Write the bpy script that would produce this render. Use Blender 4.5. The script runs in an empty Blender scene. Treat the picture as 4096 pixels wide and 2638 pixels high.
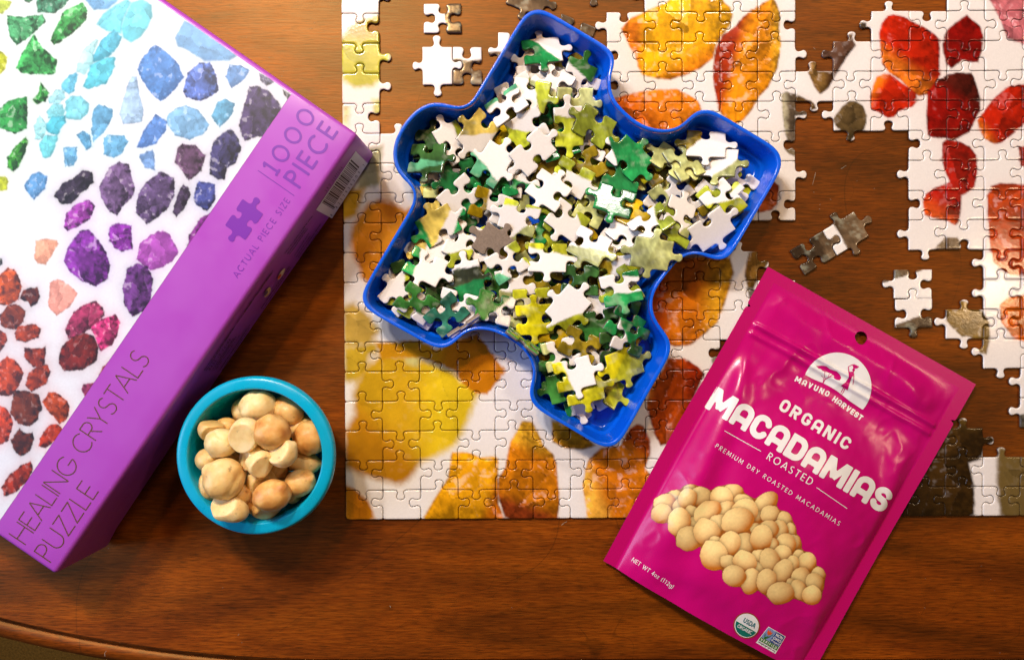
import bpy, math, random
import numpy as np
from mathutils import Vector, Matrix
from mathutils.geometry import delaunay_2d_cdt

scene = bpy.context.scene
C = scene.collection
R = math.radians

# ------------------------------------------------------------------ camera
CAM_H = 0.43                      # metres above the table
PXM = 0.146e-3                    # metres per photograph pixel on the table under the camera
FPX = CAM_H / PXM
TX, TY = -0.015481517, -0.001364154
RX = np.array([[1, 0, 0], [0, math.cos(TX), -math.sin(TX)], [0, math.sin(TX), math.cos(TX)]])
RY = np.array([[math.cos(TY), 0, math.sin(TY)], [0, 1, 0], [-math.sin(TY), 0, math.cos(TY)]])
RC = RX @ RY
CAMP = np.array([0.0, 0.0, CAM_H])
cam = bpy.data.cameras.new('camera')
cam.sensor_fit = 'HORIZONTAL'; cam.sensor_width = 36.0
cam.lens = 36.0 * FPX / 4096.0
cam.clip_start = 0.01; cam.clip_end = 50
cam_o = bpy.data.objects.new('camera', cam); C.objects.link(cam_o)
m = Matrix.Identity(4)
for i in range(3):
    for j in range(3): m[i][j] = RC[i][j]
m.translation = CAMP
cam_o.matrix_world = m
scene.camera = cam_o

# ------------------------------------------------------------------ world and lamps
world = bpy.data.worlds.new('World'); scene.world = world; world.use_nodes = True
bg = world.node_tree.nodes['Background']
bg.inputs[0].default_value = (1.0, 0.60, 0.34, 1); bg.inputs[1].default_value = 0.09
def lamp(name, kind, loc, power, color, radius=0.04, size=None, target=(0, 0, 0)):
    l = bpy.data.lights.new(name, kind); l.energy = power; l.color = color
    if kind == 'AREA':
        l.shape = 'RECTANGLE'; l.size, l.size_y = size
    else:
        l.shadow_soft_size = radius
    o = bpy.data.objects.new(name, l); C.objects.link(o); o.location = loc
    o.rotation_euler = (Vector(target) - Vector(loc)).to_track_quat('-Z', 'Y').to_euler()
    return o
# bulbs of the lamp hanging up left of the table, a far one to the right, a cool window to the left, plus an added fill up right
lamp('key_bulb', 'POINT', (-0.28, 0.53, 0.68), 18.5, (1.0, 0.93, 0.87), 0.040)
lamp('key_bulb', 'POINT', (-0.45, 0.58, 0.72), 13.0, (1.0, 0.95, 0.92), 0.040)
lamp('warm_light', 'POINT', (-0.14, 0.43, 0.68), 8.0, (1.0, 0.58, 0.22), 0.030)
lamp('warm_light', 'POINT', (0.36, 0.80, 0.85), 15.0, (1.0, 0.90, 0.82), 0.050)  # added fill lamp that brightens the right side, not a real bulb
lamp('warm_light', 'POINT', (0.90, 0.06, 0.95), 5.5, (1.0, 0.68, 0.38), 0.040)
lamp('window_light', 'AREA', (-1.10, 0.02, 0.58), 9.0, (0.46, 0.64, 1.0), size=(0.6, 0.7), target=(0.1, -0.1, 0))

scene.view_settings.view_transform = 'Standard'
try: scene.view_settings.look = 'None'
except Exception: pass
scene.view_settings.exposure = 0.0
scene.view_settings.gamma = 1.0
scene.view_settings.use_curve_mapping = False

# ------------------------------------------------------------------ helpers
def rays(px, py):
    px = np.asarray(px, float); py = np.asarray(py, float)
    d = np.stack([(px - 2048) / FPX, (1319 - py) / FPX, -np.ones_like(px)], -1)
    return d @ RC.T
def P(px, py, z=0.0):
    """world point of a photograph pixel at height z"""
    d = rays(px, py)
    t = (np.asarray(z, float) - CAM_H) / d[..., 2]
    return CAMP + d * t[..., None]
def proj(W):
    """photograph pixel of a world point"""
    e = (np.asarray(W, float) - CAMP) @ RC
    return 2048 + FPX * e[..., 0] / -e[..., 2], 1319 - FPX * e[..., 1] / -e[..., 2]
def ray_plane(px, py, p0, n):
    d = rays(px, py)
    t = np.dot(np.asarray(p0) - CAMP, n) / (d @ n)
    return CAMP + d * t[..., None]
def s2l(c):
    c = np.asarray(c, float) / 255.0
    return np.where(c <= 0.04045, c / 12.92, ((c + 0.055) / 1.055) ** 2.4)
def sst(a, b, x):
    t = np.clip((x - a) / (b - a), 0, 1); return t * t * (3 - 2 * t)
def h2(ix, iy, seed):
    h = (ix.astype(np.int64) * 374761393 + iy.astype(np.int64) * 668265263 + seed * 974634777) & 0x7fffffff
    h = ((h ^ (h >> 13)) * 1274126177) & 0x7fffffff
    return ((h ^ (h >> 16)) & 0xffff) / 65535.0
def vnoise(x, y, seed=0):
    ix = np.floor(x); iy = np.floor(y); fx = x - ix; fy = y - iy
    fx = fx * fx * (3 - 2 * fx); fy = fy * fy * (3 - 2 * fy)
    ix = ix.astype(np.int64); iy = iy.astype(np.int64)
    a = h2(ix, iy, seed); b = h2(ix + 1, iy, seed); c = h2(ix, iy + 1, seed); d = h2(ix + 1, iy + 1, seed)
    return (a * (1 - fx) + b * fx) * (1 - fy) + (c * (1 - fx) + d * fx) * fy
def fbm(x, y, seed=0, o=4):
    s = 0; w = 0.5; t = 0
    for k in range(o):
        s = s + w * vnoise(x, y, seed + 17 * k); t += w
        x = x * 2.03 + 3.1; y = y * 2.03 + 1.7; w *= 0.5
    return s / t
def poly_sdf(x, y, poly):
    """signed distance, positive inside"""
    p = np.asarray(poly, float); n = len(p)
    best = np.full(x.shape, 1e18); ins = np.zeros(x.shape, bool)
    for i in range(n):
        ax, ay = p[i]; bx, by = p[(i + 1) % n]
        ex, ey = bx - ax, by - ay; L = ex * ex + ey * ey + 1e-12
        t = np.clip(((x - ax) * ex + (y - ay) * ey) / L, 0, 1)
        dx = x - ax - t * ex; dy = y - ay - t * ey
        best = np.minimum(best, dx * dx + dy * dy)
        if ay != by:
            c = (ay > y) != (by > y)
            ins ^= c & (x < (bx - ax) * (y - ay) / (by - ay) + ax)
    d = np.sqrt(best)
    return np.where(ins, d, -d)
def smooth_closed(pts, n=None, rounds=2):
    p = np.asarray(pts, float)
    for _ in range(rounds):
        q = np.roll(p, -1, 0)
        p = np.stack([0.75 * p + 0.25 * q, 0.25 * p + 0.75 * q], 1).reshape(-1, 2)
    if n: p = resample(p, n)
    return p
def resample(p, n):
    q = np.vstack([p, p[:1]]); s = np.r_[0, np.cumsum(np.hypot(*np.diff(q, axis=0).T))]
    t = np.linspace(0, s[-1], n, endpoint=False)
    return np.stack([np.interp(t, s, q[:, 0]), np.interp(t, s, q[:, 1])], 1)
def normals2(p):
    t = np.roll(p, -1, 0) - np.roll(p, 1, 0); t /= np.linalg.norm(t, axis=1)[:, None] + 1e-12
    return np.stack([-t[:, 1], t[:, 0]], 1)          # left of travel = inward for CCW
def area2(p):
    q = np.roll(p, -1, 0); return 0.5 * np.sum(p[:, 0] * q[:, 1] - q[:, 0] * p[:, 1])

def link(name, me, parent=None, mats=()):
    o = bpy.data.objects.new(name, me); C.objects.link(o)
    if parent is not None: o.parent = parent
    for mt in mats: me.materials.append(mt)
    return o
def mesh(name, verts, faces, smooth=True, cols=None, fmat=None):
    me = bpy.data.meshes.new(name)
    me.from_pydata([tuple(v) for v in np.asarray(verts, float)], [], [tuple(int(i) for i in f) for f in faces])
    if smooth: me.polygons.foreach_set('use_smooth', np.ones(len(me.polygons), bool))
    if fmat is not None: me.polygons.foreach_set('material_index', np.asarray(fmat, np.int32))
    if cols is not None:
        a = me.color_attributes.new('Col', 'FLOAT_COLOR', 'POINT')
        c = np.ones((len(me.vertices), 4), np.float32); c[:, :3] = cols
        a.data.foreach_set('color', c.ravel())
    me.update()
    return me
def grid_mesh(name, V, cols=None, flip=False, drop=None):
    """V (n,m,3) -> quads"""
    n, mm = V.shape[:2]
    idx = np.arange(n * mm).reshape(n, mm)
    f = np.stack([idx[:-1, :-1], idx[1:, :-1], idx[1:, 1:], idx[:-1, 1:]], -1).reshape(-1, 4)
    if flip: f = f[:, ::-1]
    if drop is not None: f = f[~drop.ravel()]
    return mesh(name, V.reshape(-1, 3), f, True, None if cols is None else cols.reshape(-1, 3))
def empty(name, loc=(0, 0, 0), rot=None):
    o = bpy.data.objects.new(name, None); C.objects.link(o); o.empty_display_size = 0.01
    o.location = loc
    if rot is not None: o.rotation_euler = rot
    return o
def tag(o, label=None, cat=None, group=None, kind=None):
    if label: o['label'] = label
    if cat: o['category'] = cat
    if group: o['group'] = group
    if kind: o['kind'] = kind
    return o

# ------------------------------------------------------------------ materials
def new_mat(name):
    mt = bpy.data.materials.new(name); mt.use_nodes = True
    nt = mt.node_tree; b = nt.nodes['Principled BSDF']
    return mt, nt, b
def N(nt, t, **kw):
    n = nt.nodes.new(t)
    for k, v in kw.items(): setattr(n, k, v)
    return n
def add_bump(nt, b, scale, dist, strength=0.5, detail=3, coord='Object', stretch=None):
    tc = N(nt, 'ShaderNodeTexCoord'); no = N(nt, 'ShaderNodeTexNoise')
    no.inputs['Scale'].default_value = scale; no.inputs['Detail'].default_value = detail
    src = tc.outputs[coord]
    if stretch:
        mp = N(nt, 'ShaderNodeMapping'); mp.inputs['Scale'].default_value = stretch
        nt.links.new(src, mp.inputs[0]); src = mp.outputs[0]
    nt.links.new(src, no.inputs['Vector'])
    bu = N(nt, 'ShaderNodeBump'); bu.inputs['Strength'].default_value = strength; bu.inputs['Distance'].default_value = dist
    nt.links.new(no.outputs['Fac'], bu.inputs['Height']); nt.links.new(bu.outputs[0], b.inputs['Normal'])
    return no, bu
def plain(name, col, rough=0.5, spec=0.5, bump=None, var=0.0, varscale=60, coat=0.0, metal=0.0, sss=0.0):
    mt, nt, b = new_mat(name)
    b.inputs['Base Color'].default_value = (*col, 1); b.inputs['Roughness'].default_value = rough
    b.inputs['Specular IOR Level'].default_value = spec; b.inputs['Metallic'].default_value = metal
    b.inputs['Coat Weight'].default_value = coat; b.inputs['Coat Roughness'].default_value = 0.12
    if sss:
        b.inputs['Subsurface Weight'].default_value = sss; b.inputs['Subsurface Radius'].default_value = (1, .6, .25)
        b.inputs['Subsurface Scale'].default_value = 0.004
    if bump: add_bump(nt, b, *bump)
    if var:
        tc = N(nt, 'ShaderNodeTexCoord'); no = N(nt, 'ShaderNodeTexNoise'); no.inputs['Scale'].default_value = varscale
        no.inputs['Detail'].default_value = 5; nt.links.new(tc.outputs['Object'], no.inputs['Vector'])
        mr = N(nt, 'ShaderNodeMapRange'); mr.inputs['From Min'].default_value = .3; mr.inputs['From Max'].default_value = .7
        mr.inputs['To Min'].default_value = 1 - var; mr.inputs['To Max'].default_value = 1 + var
        nt.links.new(no.outputs['Fac'], mr.inputs['Value'])
        mx = N(nt, 'ShaderNodeVectorMath', operation='SCALE'); mx.inputs[0].default_value = col
        nt.links.new(mr.outputs[0], mx.inputs['Scale']); nt.links.new(mx.outputs[0], b.inputs['Base Color'])
    return mt
def printed(name, rough=0.35, spec=0.5, bump=None, coat=0.0, tint=(1, 1, 1)):
    """surface whose printed colour is stored on the mesh"""
    mt, nt, b = new_mat(name)
    at = N(nt, 'ShaderNodeVertexColor', layer_name='Col')
    tc = N(nt, 'ShaderNodeTexCoord'); no = N(nt, 'ShaderNodeTexNoise'); no.inputs['Scale'].default_value = 900
    no.inputs['Detail'].default_value = 2; nt.links.new(tc.outputs['Object'], no.inputs['Vector'])
    mr = N(nt, 'ShaderNodeMapRange'); mr.inputs['To Min'].default_value = .93; mr.inputs['To Max'].default_value = 1.07
    nt.links.new(no.outputs['Fac'], mr.inputs['Value'])
    mx = N(nt, 'ShaderNodeVectorMath', operation='SCALE')
    nt.links.new(at.outputs['Color'], mx.inputs[0]); nt.links.new(mr.outputs[0], mx.inputs['Scale'])
    nt.links.new(mx.outputs[0], b.inputs['Base Color'])
    b.inputs['Roughness'].default_value = rough; b.inputs['Specular IOR Level'].default_value = spec
    b.inputs['Coat Weight'].default_value = coat; b.inputs['Coat Roughness'].default_value = 0.2
    if bump: add_bump(nt, b, *bump)
    return mt
M = {}
def wood():
    mt, nt, b = new_mat('stained_wood')
    tc = N(nt, 'ShaderNodeTexCoord')
    def noise(scale, stretch, detail=6, dist=0.0):
        mp = N(nt, 'ShaderNodeMapping'); mp.inputs['Scale'].default_value = stretch
        nt.links.new(tc.outputs['Object'], mp.inputs[0])
        no = N(nt, 'ShaderNodeTexNoise'); no.inputs['Scale'].default_value = scale
        no.inputs['Detail'].default_value = detail; no.inputs['Distortion'].default_value = dist
        nt.links.new(mp.outputs[0], no.inputs['Vector']); return no
    big = noise(11, (0.45, 1.6, 1), 6, 1.2)
    grain = noise(900, (0.07, 1, 1), 4, 0.2)
    pore = noise(2200, (0.06, 1, 1), 2)
    a = N(nt, 'ShaderNodeMath', operation='MULTIPLY'); a.inputs[1].default_value = 0.62
    nt.links.new(big.outputs['Fac'], a.inputs[0])
    a2 = N(nt, 'ShaderNodeMath', operation='MULTIPLY_ADD'); a2.inputs[1].default_value = 0.38
    nt.links.new(grain.outputs['Fac'], a2.inputs[0]); nt.links.new(a.outputs[0], a2.inputs[2])
    cr = N(nt, 'ShaderNodeValToRGB'); nt.links.new(a2.outputs[0], cr.inputs['Fac'])
    e = cr.color_ramp.elements
    e[0].position = 0.38; e[0].color = (0.082, 0.0125, 0.0006, 1)
    e[1].position = 0.64; e[1].color = (0.27, 0.058, 0.0020, 1)
    k = cr.color_ramp.elements.new(0.5); k.color = (0.165, 0.030, 0.0010, 1)
    mr = N(nt, 'ShaderNodeMapRange'); mr.inputs['From Min'].default_value = .36; mr.inputs['From Max'].default_value = .52
    mr.inputs['To Min'].default_value = .48; mr.inputs['To Max'].default_value = 1.0
    nt.links.new(pore.outputs['Fac'], mr.inputs['Value'])
    fig = noise(16, (0.22, 1.3, 1), 5, 1.5)
    fr = N(nt, 'ShaderNodeMapRange'); fr.inputs['From Min'].default_value = .32; fr.inputs['From Max'].default_value = .68; fr.inputs['To Min'].default_value = .52; fr.inputs['To Max'].default_value = 1.42
    nt.links.new(fig.outputs['Fac'], fr.inputs['Value'])
    f2 = N(nt, 'ShaderNodeMath', operation='MULTIPLY'); nt.links.new(fr.outputs[0], f2.inputs[0]); nt.links.new(mr.outputs[0], f2.inputs[1])
    last = f2.outputs[0]
    for sc_, ds in ((5.0, 1.6), (9.0, 2.4)):
        sn = noise(sc_, (1, 1, 1), 0, ds)
        d1 = N(nt, 'ShaderNodeMath', operation='SUBTRACT'); d1.inputs[1].default_value = .5; nt.links.new(sn.outputs['Fac'], d1.inputs[0])
        d2 = N(nt, 'ShaderNodeMath', operation='ABSOLUTE'); nt.links.new(d1.outputs[0], d2.inputs[0])
        d3 = N(nt, 'ShaderNodeMapRange'); d3.inputs['From Min'].default_value = .0004; d3.inputs['From Max'].default_value = .0016; d3.inputs['To Min'].default_value = .68; d3.inputs['To Max'].default_value = 1.0
        nt.links.new(d2.outputs[0], d3.inputs['Value'])
        f3 = N(nt, 'ShaderNodeMath', operation='MULTIPLY'); nt.links.new(last, f3.inputs[0]); nt.links.new(d3.outputs[0], f3.inputs[1]); last = f3.outputs[0]
    mx = N(nt, 'ShaderNodeVectorMath', operation='SCALE')
    nt.links.new(cr.outputs['Color'], mx.inputs[0]); nt.links.new(last, mx.inputs['Scale'])
    nt.links.new(mx.outputs[0], b.inputs['Base Color'])
    b.inputs['Roughness'].default_value = 0.42; b.inputs['Specular IOR Level'].default_value = 0.75; b.inputs['Specular Tint'].default_value = (1.0, 0.62, 0.22, 1)
    bu = N(nt, 'ShaderNodeBump'); bu.inputs['Strength'].default_value = 0.25; bu.inputs['Distance'].default_value = 0.0003
    nt.links.new(grain.outputs['Fac'], bu.inputs['Height']); nt.links.new(bu.outputs[0], b.inputs['Normal'])
    rr = N(nt, 'ShaderNodeMapRange'); rr.inputs['To Min'].default_value = .40; rr.inputs['To Max'].default_value = .54
    nt.links.new(grain.outputs['Fac'], rr.inputs['Value']); nt.links.new(rr.outputs[0], b.inputs['Roughness'])
    return mt
M['wood'] = wood()
M['carpet'] = plain('carpet', (0.46, 0.22, 0.035), 0.95, 0.1, bump=(900, 0.003, 1.0), var=.25, varscale=300)
M['piece'] = printed('jigsaw_print', 0.17, 0.5, bump=(520, 0.00010, 0.35, 2))
M['board'] = plain('grey_board', tuple(s2l((128, 112, 98))), 0.85, 0.2, bump=(1500, 0.0002, 0.6), var=.15, varscale=900)
M['lid_print'] = printed('lid_print', 0.38, 0.5, bump=(2500, 0.00003, 0.4, 1))
M['purple'] = plain('purple_paper', tuple(s2l((160, 66, 178))), 0.40, 0.5, bump=(2500, 0.00003, 0.4, 1))
M['violet_ink'] = plain('violet_ink', tuple(s2l((112, 30, 158))), 0.4)
M['gold_ink'] = plain('gold_ink', tuple(s2l((92, 56, 22))), 0.35, 0.6)
M['dark_ink'] = plain('dark_ink', tuple(s2l((38, 14, 22))), 0.5)
M['paper'] = plain('sticker_paper', (0.72, 0.72, 0.72), 0.5)
M['blue'] = plain('blue_plastic', (0.0012, 0.10, 0.70), 0.22, 0.5, bump=(700, 0.00006, 0.2, 1))
M['teal'] = plain('teal_plastic', (0.0, 0.37, 0.59), 0.26, 0.5, bump=(500, 0.00006, 0.2, 1))
def scuff(mt, lo, hi, scale):
    nt = mt.node_tree; b = nt.nodes['Principled BSDF']; tc = N(nt, 'ShaderNodeTexCoord'); no = N(nt, 'ShaderNodeTexNoise'); no.inputs['Scale'].default_value = scale; no.inputs['Detail'].default_value = 6
    nt.links.new(tc.outputs['Object'], no.inputs['Vector']); mr = N(nt, 'ShaderNodeMapRange'); mr.inputs['From Min'].default_value = .35; mr.inputs['From Max'].default_value = .65
    mr.inputs['To Min'].default_value = lo; mr.inputs['To Max'].default_value = hi; nt.links.new(no.outputs['Fac'], mr.inputs['Value']); nt.links.new(mr.outputs[0], b.inputs['Roughness'])
scuff(M['blue'], .14, .34, 70); scuff(M['teal'], .18, .38, 60); scuff(M['purple'], .32, .52, 40)
M['pouch'] = plain('pouch_film', tuple(s2l((190, 0, 108))), 0.25, 0.5, bump=(160, 0.0006, 0.16, 3), var=.05, varscale=40)
M['seal'] = plain('pouch_seal', tuple(s2l((184, 0, 98))), 0.3, 0.5, bump=(1400, 0.0002, 0.2, 0, 'Object', (1, 1, 1)))
M['white_ink'] = plain('white_ink', (0.80, 0.79, 0.78), 0.3, 0.5)
M['pouch_print'] = printed('pouch_print', 0.3, 0.5)
# ------------------------------------------------------------------ flat print shapes (filled contours)
_MS = {1: [(0, 4, 7)], 2: [(1, 5, 4)], 3: [(0, 1, 5, 7)], 4: [(2, 6, 5)], 5: [(0, 4, 5, 2, 6, 7)], 6: [(1, 2, 6, 4)], 7: [(0, 1, 2, 6, 7)],
       8: [(3, 7, 6)], 9: [(0, 4, 6, 3)], 10: [(1, 5, 6, 3, 7, 4)], 11: [(0, 1, 5, 6, 3)], 12: [(2, 3, 7, 5)], 13: [(0, 4, 5, 2, 3)], 14: [(1, 2, 3, 7, 4)], 15: [(0, 1, 2, 3)]}
def contour_fill(S, x, y):
    """S[j,i] > 0 inside, on the grid x,y -> (verts (n,2), faces)"""
    vid = {}; V = []; F = []
    def vert(key, p):
        k = vid.get(key)
        if k is None: k = vid[key] = len(V); V.append(p)
        return k
    I = S > 0
    code = I[:-1, :-1] * 1 + I[:-1, 1:] * 2 + I[1:, 1:] * 4 + I[1:, :-1] * 8
    for j, i in zip(*np.nonzero(code)):
        cs = [(j, i), (j, i + 1), (j + 1, i + 1), (j + 1, i)]
        for pl in _MS[int(code[j, i])]:
            f = []
            for k in pl:
                if k < 4:
                    a = cs[k]; f.append(vert(a, (x[a[1]], y[a[0]])))
                else:
                    a, b = cs[k - 4], cs[(k - 3) % 4]
                    key = (min(a, b), max(a, b)); a, b = key
                    t = S[a] / (S[a] - S[b]); t = min(max(t, 0.02), 0.98)
                    f.append(vert(key, (x[a[1]] + t * (x[b[1]] - x[a[1]]), y[a[0]] + t * (y[b[0]] - y[a[0]]))))
            F.append(f)
    return np.array(V).reshape(-1, 2), F
def arc(cx, cy, rx, ry, a0, a1, n=16):
    t = np.radians(np.linspace(a0, a1, n)); return [(cx + rx * math.cos(k), cy + ry * math.sin(k)) for k in t]
# glyph(ch, h) -> width, strokes ; cap height 1, h = half stroke
WID = dict(A=.78, B=.62, C=.80, D=.78, E=.52, F=.5, G=.86, H=.74, I=0, J=.4, K=.66, L=.48, M=.92, N=.78, O=.92, P=.56, Q=.92, R=.60, S=.58, T=.60, U=.72, V=.76, W=1.1, X=.7, Y=.68, Z=.62)
def glyph(ch, h, wide=1.0, chunky=False):
    e = 1.6 * h
    if ch == ' ': return 0.34 * wide, []
    if ch == '.': return 2.4 * h, [[(1.2 * h, h - .001), (1.2 * h, h + .001)]]
    if ch in '()':
        s = 1 if ch == '(' else -1
        c = (.34 if s > 0 else -.12); return .24, [arc(c + (0 if s > 0 else 0), .45, .26, .62, 180 - 55 if s > 0 else 55, 180 + 55 if s > 0 else -55)]
    if ch.isdigit():
        w = .56 * wide; l, r, m = h, w - h, w / 2
        if ch == '1': return .40, [[(.05, .80), (.24, 1 - h * .5), (.24, -e)]] + ([[(.0, h), (.42, h)]] if h > .064 else [])
        if ch == '0':
            w = .84 * wide; return w, [arc(w / 2, .5, w / 2 - h, .5 - h, 0, 360, 36)]
        if ch == '2': return w, [arc(m, .70, m - h, .30 - h, 165, -35) + [(l, h)], [(l, h), (w, h)]]
        if ch == '3': return w, [arc(m, .74, m - h * 1.2, .26 - h, 150, -90), arc(m, .26, m - h, .27 - h * .6, 90, -150)]
        if ch == '4': return w, [[(r * .8, -e), (r * .8, 1 - h), (l, .28), (w, .28)]]
        if ch == '5': return w, [[(r, 1 - h), (l + .05, 1 - h), (l, .55)] + arc(m, .33, m - h, .33 - h, 110, -140)]
        if ch == '6': return w, [arc(m, .32, m - h, .32 - h, 0, 360, 24), arc(m + .25, .35, .25 + m - h, .65 - h, 100, 180)]
        if ch == '7': return w, [[(0, 1 - h), (r, 1 - h), (.2, -e)]]
        if ch == '8': return w, [arc(m, .27, m - h, .27 - h, 0, 360, 22), arc(m, .76, m - h * 1.5, .24 - h, 0, 360, 22)]
        if ch == '9': return w, [arc(m, .68, m - h, .32 - h, 0, 360, 24), arc(m - .25, .65, .25 + m - h, .65 - h, 0, -80)]
    if ch.islower():
        X = .68; w = .50; m = w / 2
        d = {'o': (.6, [arc(.3, X / 2, .3 - h, X / 2 - h, 0, 360, 26)]),
             'z': (.46, [[(0, X - h), (.44 - h, X - h), (h, h), (.46, h)]]),
             'g': (.58, [arc(.29, X / 2, .29 - h, X / 2 - h, 0, 360, 24), [(.58 - h, X), (.58 - h, 0)] + arc(.29, -.05, .29 - h, .2, 0, -150, 12)]),
             'n': (.52, [[(h, 0), (h, X)], arc(.26, X - .26, .26 - h, .26 - h, 180, 0) + [(.52 - h, 0)]]),
             'm': (.82, [[(h, 0), (h, X)], arc(.23, X - .23, .23 - h, .23 - h, 180, 0) + [(.46 - h, 0)], arc(.6, X - .23, .23 - h, .23 - h, 180, 0) + [(.82 - h, 0)]]),
             'p': (.58, [arc(.29, X / 2, .29 - h, X / 2 - h, 0, 360, 24), [(h, X), (h, -.3)]]),
             'r': (.34, [[(h, 0), (h, X)], arc(.28, X - .28, .28 - h, .28 - h, 180, 80)]),
             'j': (.2, [[(.12, X), (.12, -.15)] + arc(0, -.15, .12, .15, 0, -80), [(.12, .88), (.12, .92)]]),
             'e': (.54, [[(h, X / 2), (.54 - h, X / 2)], arc(.27, X / 2, .27 - h, X / 2 - h, 0, 310, 24)]),
             'c': (.5, [arc(.29, X / 2, .29 - h, X / 2 - h, 45, 315, 22)]),
             't': (.36, [[(.16, .9), (.16, .12)] + arc(.28, .14, .12, .12, 180, 260), [(0, X - h), (.36, X - h)]]),
             }
        return d[ch]
    if chunky:
        w = dict(A=.80, M=1.06, C=.76, D=.78, I=.02 + 2 * h, S=.72, O=.76, R=.76, G=.76, N=.80, V=.80, U=.74, H=.76, E=.62, T=.66)[ch] * wide
        l, r, m = h, w - h, w / 2; k = min(.25, m - h)
        if ch == 'A': return w, [[(l, -e), (l, 1 - h - k)] + arc(l + k, 1 - h - k, k, k, 180, 90, 8) + arc(r - k, 1 - h - k, k, k, 90, 0, 8) + [(r, -e)], [(l, .34), (r, .34)]]
        if ch == 'M': return w, [[(l, -e), (l * 1.12, 1.1)], [(l * 1.1, 1.1), (m, .22)], [(m, .22), (w - l * 1.1, 1.1)], [(w - l * 1.12, 1.1), (r, -e)]]
        if ch == 'C': return w, [arc(l + k, 1 - h - k, k, k, 10, 180, 12)[0:0] + [(r, .64)] + arc(r - k, 1 - h - k, k, k, 20, 90, 8) + arc(l + k, 1 - h - k, k, k, 90, 180, 8) + arc(l + k, h + k, k, k, 180, 270, 8) + arc(r - k, h + k, k, k, 270, 340, 8) + [(r, .36)]]
        if ch == 'G': return w, [[(r, .68)] + arc(r - k, 1 - h - k, k, k, 20, 90, 8) + arc(l + k, 1 - h - k, k, k, 90, 180, 8) + arc(l + k, h + k, k, k, 180, 270, 8) + arc(r - k, h + k, k, k, 270, 360, 8) + [(r, .44), (m + h * .3, .44)]]
        if ch == 'D': return w, [[(l, h), (l, 1 - h)], [(l, 1 - h), (r - k, 1 - h)] + arc(r - k, 1 - h - k, k, k, 90, 0, 8) + arc(r - k, h + k, k, k, 0, -90, 8) + [(l, h)], [(l, -e), (l, 1 + e)]]
        if ch in 'OU':
            if ch == 'U': return w, [[(l, 1 + e), (l, h + k)] + arc(l + k, h + k, k, k, 180, 270, 8) + arc(r - k, h + k, k, k, 270, 360, 8) + [(r, 1 + e)]]
            return w, [arc(l + k, 1 - h - k, k, k, 90, 180, 8) + arc(l + k, h + k, k, k, 180, 270, 8) + arc(r - k, h + k, k, k, 270, 360, 8) + arc(r - k, 1 - h - k, k, k, 0, 90, 8) + [(l + k, 1 - h)]]
        if ch == 'S':
            q = (1 - 2 * h) / 4; return w, [[(r, .68)] + arc(m, 1 - h - q, m - h, q, 15, 90, 8) + arc(m, 1 - h - q, m - h, q, 90, 265, 12) + arc(m, h + q, m - h, q, 85, -90, 12) + arc(m, h + q, m - h, q, 270, 195, 8) + [(l, .32)]]
        if ch == 'R': return w, [[(l, -e), (l, 1 + e)], [(l, 1 - h), (r - .2, 1 - h)] + arc(r - .2, .68, .2, .32 - h, 90, -90, 10) + [(l, .36 + h)], [(m, .40), (r + .02, -e)]]
        if ch == 'N': return w, [[(l, -e), (l, 1 + e)], [(l, 1 + h), (r, -h)], [(r, -e), (r, 1 + e)]]
        if ch == 'V': return w, [[(l * .7, 1 + e), (m, h * .4), (w - l * .7, 1 + e)]]
        if ch == 'H': return w, [[(l, -e), (l, 1 + e)], [(r, -e), (r, 1 + e)], [(l, .5), (r, .5)]]
        if ch == 'E': return w, [[(l, -e), (l, 1 + e)], [(l, h), (w, h)], [(l, 1 - h), (w, 1 - h)], [(l, .5), (w * .92, .5)]]
        if ch == 'T': return w, [[(0, 1 - h), (w, 1 - h)], [(m, -e), (m, 1)]]
        if ch == 'I': return w, [[(m, -e), (m, 1 + e)]]
    w = max(WID[ch] * wide, 2 * h); l, r, m = h, w - h, w / 2
    if ch == 'A': return w, [[(h * .3 - .3 * .4, -.3), (m, 1 + h * .2), (w - h * .3 + .3 * .4, -.3)], [(w * .17, .33), (w * .83, .33)]]
    if ch == 'B': return w, [[(l, -e), (l, 1 + e)], [(l, 1 - h), (r - .25, 1 - h)] + arc(r - .26, .75, .22, .25 - h, 90, -90) + [(l, .5)], [(l, .5), (r - .25, .5)] + arc(r - .25, .25, .25, .25 - h * .5, 90, -90) + [(l, h)]]
    if ch == 'C': return w, [arc(.5 * .92 * wide, .5, .46 * wide - h, .5 - h, 48, 312, 34)]
    if ch == 'D': return w, [[(l, -e), (l, 1 + e)], [(l, 1 - h), (w - .48, 1 - h)] + arc(w - .49, .5, .49 - h, .5 - h, 90, -90, 22) + [(l, h)]]
    if ch == 'E': return w, [[(l, -e), (l, 1 + e)], [(l, h), (w, h)], [(l, 1 - h), (w, 1 - h)], [(l, .5), (w * .94, .5)]]
    if ch == 'F': return w, [[(l, -e), (l, 1 + e)], [(l, 1 - h), (w, 1 - h)], [(l, .5), (w * .94, .5)]]
    if ch == 'G': return w, [arc(.46 * wide, .5, .46 * wide - h, .5 - h, 48, 352, 36) + [(.88 * wide - h, .46), (.5 * wide, .46)]]
    if ch == 'H': return w, [[(l, -e), (l, 1 + e)], [(r, -e), (r, 1 + e)], [(l, .52), (r, .52)]]
    if ch == 'I': return w, [[(m, -e), (m, 1 + e)]]
    if ch == 'J': return w, [[(r, 1 + e), (r, .25)] + arc(m, .25, m - h, .25 - h, 0, -150)]
    if ch == 'K': return w, [[(l, -e), (l, 1 + e)], [(w, 1 + e), (l, .42)], [(w * .35, .55), (w + .02, -e)]]
    if ch == 'L': return w, [[(l, 0 - e), (l, 1 + e)], [(l, h), (w, h)]]
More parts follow.
